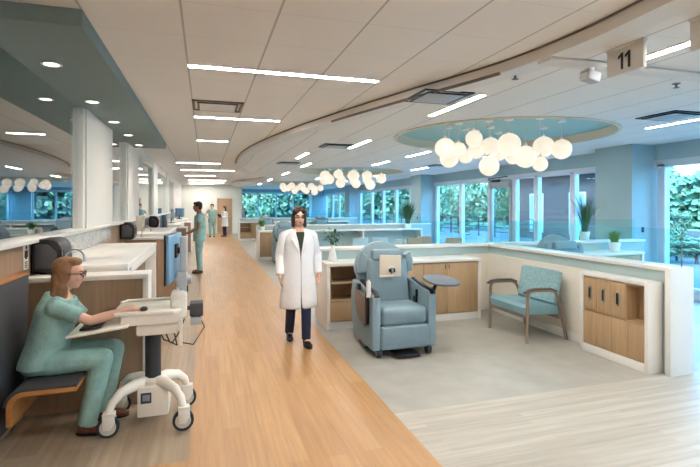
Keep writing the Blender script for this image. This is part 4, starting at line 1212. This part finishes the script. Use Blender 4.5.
    E(b, (0, -.030, .048), (.083, .092, .086)); E(b, (0, .028, .095), (.066, .055, .034))
    if hair_style == 'long':
        E(b, (.066, -.022, .0), (.022, .05, .075)); E(b, (-.066, -.022, .0), (.022, .05, .075)); E(b, (0, -.062, -.05), (.084, .055, .11)); E(b, (0, -.068, -.16), (.088, .045, .13)); E(b, (.055, -.03, -.14), (.036, .045, .11)); E(b, (-.055, -.03, -.14), (.036, .045, .11)); E(b, (0, -.075, -.26), (.068, .032, .09))
    elif hair_style == 'bob':
        E(b, (.070, -.010, -.02), (.026, .062, .098)); E(b, (-.070, -.010, -.02), (.026, .062, .098)); E(b, (0, -.062, -.05), (.080, .055, .10)); E(b, (.05, .05, .075), (.04, .04, .04)); E(b, (-.05, .05, .075), (.04, .04, .04)); E(b, (.075, .01, -.09), (.022, .04, .04)); E(b, (-.075, .01, -.09), (.022, .04, .04))
    else:
        E(b, (0, -.05, .0), (.076, .06, .075)); E(b, (.066, -.01, .045), (.014, .05, .04)); E(b, (-.066, -.01, .045), (.014, .05, .04))
    b.remesh('hair', hair, .008, t, 2)
    # eyes, brows, mouth
    for sx in (-1, 1):
        b = MB(); E(b, (sx*.031, .088, .004), (.013, .008, .007), 2); b.build('eye', M['eye'], t)
        b = MB(); b.tube([P(sx*.050, .082, .026), P(sx*.032, .094, .030), P(sx*.014, .097, .026)], .004*S, 6); b.build('eyebrow', hair, t)
    b = MB(); E(b, (0, .096, -.057), (.020, .006, .006), 2); b.build('lips', M['lip'] if fem else M['skindark'], t)
    return t, P, E

def coat_on(t, J, nk, pv, ch, tw, S, m):
    # knee length coat, open V at the neck with lapels, over a dark green shirt
    hz = J['hem_z']
    prof = [(1.0, .44, .74, .58), (.965, .70, .88, .46), (.92, .92, 1.0, .28), (.82, 1.0, 1.12, .12), (.72, 1.0, 1.14, .03), (.60, .97, 1.12, .0), (.45, 1.02, 1.16, .0), (.30, 1.12, 1.24, .0), (.14, 1.18, 1.28, .01), (0, 1.22, 1.32, .04)]
    b = MB(); rings = []
    z1 = nk.z-.012; n = 40
    for q, fx, fy, gap in prof:
        z = hz + (z1-hz)*q
        cx, cy = (nk.x, nk.y) if z > pv.z+.25 else (pv.x, pv.y)
        a0 = PI/2 + gap*.9; a1 = PI/2 + 2*PI - gap*.9
        row = []
        for k in range(n+1):
            a = a0 + (a1-a0)*k/n
            fold = 1 + (.025*math.sin(a*7) if q < .45 else 0)*(1-q)
            row.append(Vector((cx+(tw[0]+.024)*fx*S*math.cos(a)*fold, cy+(tw[1]+.030)*fy*S*math.sin(a)*fold, z)))
        rings.append(row)
    b.loft(rings, cap=False, closed=False)
    o = b.build('coat', m, t, angle=80)
    md = o.modifiers.new('cloth', 'SOLIDIFY'); md.thickness = .006; md.offset = 1
    sb = o.modifiers.new('soft', 'SUBSURF'); sb.levels = 1; sb.render_levels = 1
    b = MB()
    for sd in ('R', 'L'):
        sh, el, wr = (Vector(J[k+sd]) for k in ('sh', 'el', 'wr'))
        b.limb([nk.lerp(sh, .40)-Vector((0, 0, .030)), sh.lerp(el, .06)-Vector((0, 0, .012)), sh.lerp(el, .5), el, el.lerp(wr, .5)], [.060*S, .062*S, .060*S, .056*S, .052*S]); b.cyl(el.lerp(wr, .5), el.lerp(wr, .96), .054*S, .050*S, 18)
    b.remesh('coat_sleeves', m, .010, o, 4)
    # lapels
    for sx in (-1, 1):
        b = MB()
        f = (tw[1]+.03)*S
        pts = [(sx*.050, nk.y+f*.55, z1+.015), (sx*.125, nk.y+f*.93, z1-.10), (sx*.085, nk.y+f*1.14, z1-.16), (sx*.022, nk.y+f*1.26, z1-.27), (sx*.030, nk.y+f*1.22, z1-.22), (sx*.060, nk.y+f*1.0, z1-.12)]
        v = [b.bm.verts.new(p) for p in pts]; b.bm.faces.new((v[0], v[1], v[5])); b.bm.faces.new((v[1], v[2], v[5])); b.bm.faces.new((v[2], v[3], v[4])); b.bm.faces.new((v[2], v[4], v[5]))
        lp = b.build('lapel', m, o, angle=80); md = lp.modifiers.new('cloth', 'SOLIDIFY'); md.thickness = .008; md.offset = 0
    # shirt under the coat
    b = MB(); rings = []
    for q, fx, fy in ((0, .50, .74), (.07, .74, .88), (.2, .97, 1.02), (.45, .95, 1.05), (.8, .92, 1.02)):
        c = nk.lerp(pv, q) - (Vector((0, 0, .035)) if q == 0 else Vector())
        rings.append(ring(c, (tw[0]+.006)*fx*S, (tw[1]+.014)*fy*S, tilt=-.6 if q == 0 else 0))
    b.loft(rings); b.build('shirt', M['olive'], t)

# seated woman in scrubs at the cart, faces +X
seat_z = .455
J = dict(s=.98, head=(0.0, .055, 1.155), yaw=0, pitch=-4, neck=(0, -.005, 1.015), chest=(0, -.03, .86), pelvis=(0, -.11, .55), tw=(.175, .118),
    shR=(.160, .0, .945), elR=(.185, .235, .835), wrR=(.165, .49, .90), hdR=(-.02, 1, -.02), hnR=(0, -.1, -1), tsR=1,
    shL=(-.160, .0, .945), elL=(-.185, .13, .75), wrL=(-.14, .335, .80), hdL=(.1, 1, -.08), hnL=(0, -.1, -1), tsL=-1, curl=.45,
    hpR=(.09, -.06, .54), knR=(.115, .30, .545), anR=(.12, .20, .085), ftR=(.05, 1, 0), hpL=(-.09, -.06, .54), knL=(-.115, .34, .545), anL=(-.12, .26, .085), ftL=(-.05, 1, 0),
    hair='long', lw=1.05, hem=1.10, sole=.0)
w, P, E = person('seated woman in teal scrubs and glasses working at the ivory computer cart', (-1.02, 3.94, 0), -90, J, M['skin'], M['tealscrub'], M['tealscrub'], M['brownshoe'], M['hairbrown'], 'scrub', .72)
b = MB(); n = 18
for sx in (-1, 1):
    b.tube([P(sx*.033+.027*math.cos(2*PI*k/n), .106-.006*abs(math.cos(2*PI*k/n)), .004+.020*math.sin(2*PI*k/n)) for k in range(n+1)], .0032, 6)
    b.tube([P(sx*.060, .102, .012), P(sx*.076, .06, .012), P(sx*.082, -.005, .008)], .003, 6)
b.tube([P(-.008, .106, .006), P(.008, .106, .006)], .003, 6)
gl = b.build('glasses', M['black'], w)

# walking woman in a white coat, faces the viewer (-Y)
J = dict(s=.97, head=(0, .03, 1.525), yaw=0, pitch=-2, neck=(0, 0, 1.385), chest=(0, .0, 1.2), pelvis=(0, 0, .90), tw=(.165, .105),
    shR=(.175, -.005, 1.325), elR=(.225, -.03, 1.06), wrR=(.235, .075, .835), hdR=(0, .25, -1), hnR=(-1, 0, 0), tsR=-1,
    shL=(-.175, -.005, 1.325), elL=(-.235, -.045, 1.06), wrL=(-.245, .03, .835), hdL=(0, .2, -1), hnL=(1, 0, 0), tsL=1, curl=.6,
    hpR=(.085, 0, .86), knR=(.085, -.02, .47), anR=(.085, -.16, .11), ftR=(.10, 1, 0), hpL=(-.085, 0, .86), knL=(-.075, .09, .48), anL=(-.07, .12, .085), ftL=(-.06, 1, 0),
    hair='bob', lw=.88, hem_z=.44)
w, P, E = person('woman in a white knee length coat walking toward the viewer', (1.08, 5.60, 0), 180, J, M['skin'], M['coat'], M['navy'], M['blackshoe'], M['hairdark'], 'coat', 1)
b = MB()
for sx in (-1, 1):
    b.tube([P(sx*.033+.025*math.cos(2*PI*k/14), .106-.005*abs(math.cos(2*PI*k/14)), .004+.018*math.sin(2*PI*k/14)) for k in range(15)], .0024, 6)
    b.tube([P(sx*.058, .102, .010), P(sx*.078, .05, .010), P(sx*.082, -.005, .006)], .0024, 6)
b.tube([P(-.008, .106, .006), P(.008, .106, .006)], .0024, 6)
b.build('glasses', M['charcoal'], w)

# standing man in scrubs at the second cart, faces -X
def standing(**k):
    J = dict(s=1.05, head=(0, .05, 1.635), yaw=0, pitch=-8, neck=(0, .005, 1.48), chest=(0, -.01, 1.28), pelvis=(0, 0, .95), tw=(.175, .11),
        shR=(.19, 0, 1.42), elR=(.215, .03, 1.13), wrR=(.20, .25, 1.0), hdR=(-.1, 1, -.1), hnR=(0, -.1, -1), tsR=1,
        shL=(-.19, 0, 1.42), elL=(-.215, .03, 1.13), wrL=(-.20, .25, 1.0), hdL=(.1, 1, -.1), hnL=(0, -.1, -1), tsL=-1, curl=.5,
        hpR=(.09, 0, .92), knR=(.10, .015, .50), anR=(.10, -.01, .09), ftR=(.12, 1, 0), hpL=(-.09, 0, .92), knL=(-.10, .015, .50), anL=(-.10, -.01, .09), ftL=(-.12, 1, 0),
        hair='short', lw=1.05, hem=1.30)
    J.update(k); return J
w, P, E = person('man in teal scrubs standing in profile at the farther computer cart', (-.13, 12.2, 0), 90, standing(), M['skindark'], M['tealscrub'], M['tealscrub'], M['brownshoe'], M['hairblack'], 'scrub', .55, voxel=.012, fem=False)
w, P, E = person('man in teal scrubs with hand on hip before the far wall', (.36, 26.0, 0), 172, standing(elR=(.36, -.06, 1.2), wrR=(.20, .07, 1.06), hdR=(-1, .2, -.1), elL=(-.24, -.02, 1.13), wrL=(-.22, .10, .90), hdL=(.1, .3, -1), yaw=-20), M['skin'], M['tealscrub'], M['tealscrub'], M['blackshoe'], M['hairdark'], 'scrub', .55, voxel=.016, far=True, fem=False)
J = standing(s=.97, head=(0, .03, 1.525), neck=(0, 0, 1.385), chest=(0, 0, 1.2), pelvis=(0, 0, .90), tw=(.16, .10), shR=(.17, 0, 1.32), shL=(-.17, 0, 1.32), elR=(.20, .02, 1.06), elL=(-.20, .02, 1.06), wrR=(.08, .22, 1.08), wrL=(-.08, .22, 1.05), hair='long', lw=.85, hem_z=.55, hpR=(.085, 0, .86), hpL=(-.085, 0, .86), knR=(.085, .01, .48), knL=(-.085, .01, .48), anR=(.085, 0, .085), anL=(-.085, 0, .085))
w, P, E = person('woman in a white coat holding a dark folder at the far door', (1.02, 26.3, 0), 120, J, M['skin'], M['coat'], M['navy'], M['blackshoe'], M['hairdark'], 'coat', 1, voxel=.016, far=True)
t = thing('folder', 'dark folder held by the woman at the far door', 'folder', (1.02, 26.3, 0), 120)
b = MB(); b.box((-.14, .30, 1.02), (.14, .33, 1.24), .004, rot=(-35, 0, 0)); b.build('cover', M['black'], t)
b = MB(); b.box((-.13, .296, 1.03), (.13, .304, 1.23), .002, rot=(-35, 0, 0)); b.build('paper', M['white'], t)

# ------------------------------------------------------------------ outside
b = MB(); b.box((XW+.2, -40, -.25), (90, 110, -.06)); b.box((-60, 33.2, -.25), (XW+.2, 110, -.06))
struct(b.build('ground_terrace', M['paving']), 'pale paved terrace outside the windows', 'terrace')
def make_tree(loc, h, w, n, m, label, sz=.34, name='tree', group='trees outside the windows'):
    t = thing(name, label, 'tree', loc, 0, group)
    b = MB(); b.cyl((0, 0, 0), (0, 0, h*.55), w*.06, w*.03, 8)
    for k in range(5):
        a = 2*PI*k/5; b.cyl((0, 0, h*(.2+.06*k)), (w*.35*math.cos(a), w*.35*math.sin(a), h*(.42+.07*k)), w*.025, w*.01, 6)
    b.build('trunk', M['bark'], t)
    b = MB()
    lobes = [(Vector((random.uniform(-.30, .30)*w, random.uniform(-.30, .30)*w, h*random.uniform(.22, .85))), w*random.uniform(.18, .30)) for _ in range(11)]
    for k in range(n):
        c, r = random.choice(lobes)
        d = Vector((random.gauss(0, 1), random.gauss(0, 1), random.gauss(0, 1))).normalized()
        p = c + d*r*random.uniform(.7, 1.08); s = sz*random.uniform(.5, 1.0)
        q = (d + Vector((random.gauss(0, .5), random.gauss(0, .5), random.gauss(0, .5)))).normalized()
        u = q.orthogonal().normalized(); v = q.cross(u)
        b.bm.faces.new([b.bm.verts.new(p + u*s*a + v*s*c2) for a, c2 in ((-.5, -.1), (0, -.38), (.5, .05), (.05, .4))])
    b.build('crown', m, t, angle=0)
    return t
proto = [make_tree((24, 45, -.06), 8.5, 6.5, 7000, M['treeleaf'], 'green tree beyond the terrace, last in the side windows'), make_tree((19, 32, -.06), 9.5, 7.5, 7000, M['treeleaf2'], 'blue green tree beyond the terrace'), make_tree((20, 39, -.06), 7.5, 6.0, 7000, M['treeleaf'], 'green tree beyond the terrace, near the terrace door')]
spots = [(29, 44, 1), (25.5, 35, 2), (12, 46, 1), (3.5, 47, 0)]
wh = ['farther along the side windows', 'left of the brick building', 'right of centre in the far end window', 'left of centre in the far end window']
for k, (x, y, p) in enumerate(spots):
    dup(proto[p], (x, y, -.06), 40*k, 'green leafy tree beyond the terrace, ' + wh[k])
# the continuous belt of woodland behind the single trees
b = MB()
for k in range(46000):
    if k < 32000:
        c = Vector((random.uniform(33, 37), random.uniform(-25, 75), 0)); hmax = (4.4 if c.y < 33 else 8.5) + .8*math.sin(c.y*.45) + .6*math.sin(c.y*1.1)
    else:
        c = Vector((random.uniform(-14, 36), random.uniform(54, 58), 0)); hmax = 8.0 + 1.4*math.sin(c.x*.5) + 1.0*math.sin(c.x*1.3)
    c.z = hmax*random.random()**.8
    u = Vector((random.gauss(0, 1), random.gauss(0, 1), random.gauss(0, .6))).normalized(); v = u.orthogonal().normalized(); sz = random.uniform(.4, 1.0)
    b.bm.faces.new([b.bm.verts.new(c + u*sz*a + v*sz*q) for a, q in ((-.5, -.1), (0, -.42), (.5, .05), (.05, .45))])
b.box((37.5, -30, -.06), (38.5, 33, 3.0)); b.box((37.5, 33, -.06), (38.5, 80, 6.5)); b.box((-16, 58.5, -.06), (38, 59.5, 6.0))
tag(b.build('foliage', M['treeleaf2'], angle=0), 'continuous belt of green woodland beyond the terrace', 'woodland', kind='stuff')
b = MB(); b.box((22, -30, -.06), (33, 80, .02)); struct(b.build('ground_lawn', M['treeleaf']), 'green ground cover between terrace and woodland', 'ground cover')
t = make_tree((14.2, 11.05, -.06), 1.75, .62, 1500, M['treeleaf2'], 'narrow clipped evergreen on the terrace in the right window', .09, 'evergreen_shrub', 'terrace shrubs')
for k, (x, y) in enumerate(((13.6, 10.9), (15.6, 11.5), (13.9, 10.2), (16.4, 12.6), (14.9, 12.1), (13.2, 22.2), (13.4, 25.6))):
    o = dup(t, (x, y, -.06), 50*k, 'low clipped shrub on the terrace, %s' % (['left of the evergreen', 'beyond the evergreen', 'by the picture edge', 'far right of the row', 'left end of the row', 'outside the terrace door', 'left of the terrace door'][k]))
    o.scale = (1.5, 1.5, .42)
b = MB(); b.box((17.0, 8.0, -.06), (17.3, 15.6, .75), .02); w = b.build('planter_wall', M['paving']); tag(w, 'low pale planter wall on the terrace', 'planter wall')
t = thing('brick_building', 'red brown brick building outside the second window bay', 'building', (17.5, 20.0, 0))
b = MB(); b.box((-1, -3.6, -.06), (1.5, 2.2, 3.1)); b.build('wall', M['brick'], t)
b = MB(); b.box((-1.4, -4.0, 3.1), (1.9, 2.6, 3.35), .02); b.build('roof', M['dark'], t)
for y in (-2.4, .4):
    b = MB(); b.box((-1.06, y-.5, .3), (-.99, y+.5, 2.3), .01); f = b.build('window', M['silver'], t)
    b = MB(); b.box((-1.075, y-.42, .38), (-1.06, y+.42, 2.22)); b.build('pane', M['screenback'], f)
t = thing('terrace_railing', 'dark metal railing along the terrace edge', 'railing', (15.2, 26, 0))
for k in range(14):
    b = MB(); b.box((-.03, -7+k*1.6-.03, -.06), (.03, -7+k*1.6+.03, 1.0)); b.build('post', M['dark'], t)
b = MB()
for z in (.25, .5, .75, 1.0): b.box((-.02, -7, z-.02), (.02, 14, z+.02))
b.build('rail', M['dark'], t)
t = thing('patio_lamp', 'dark slim lamp standing on the terrace outside the door', 'lamp', (12.5, 16.9, -.06))
b = MB(); b.lathe([(.18, 0), (.18, .05), (.06, .09), (.05, .75), (.14, .80), (.16, 1.05), (.05, 1.2), (.02, 1.22)], n=20); b.build('body', M['dark'], t)
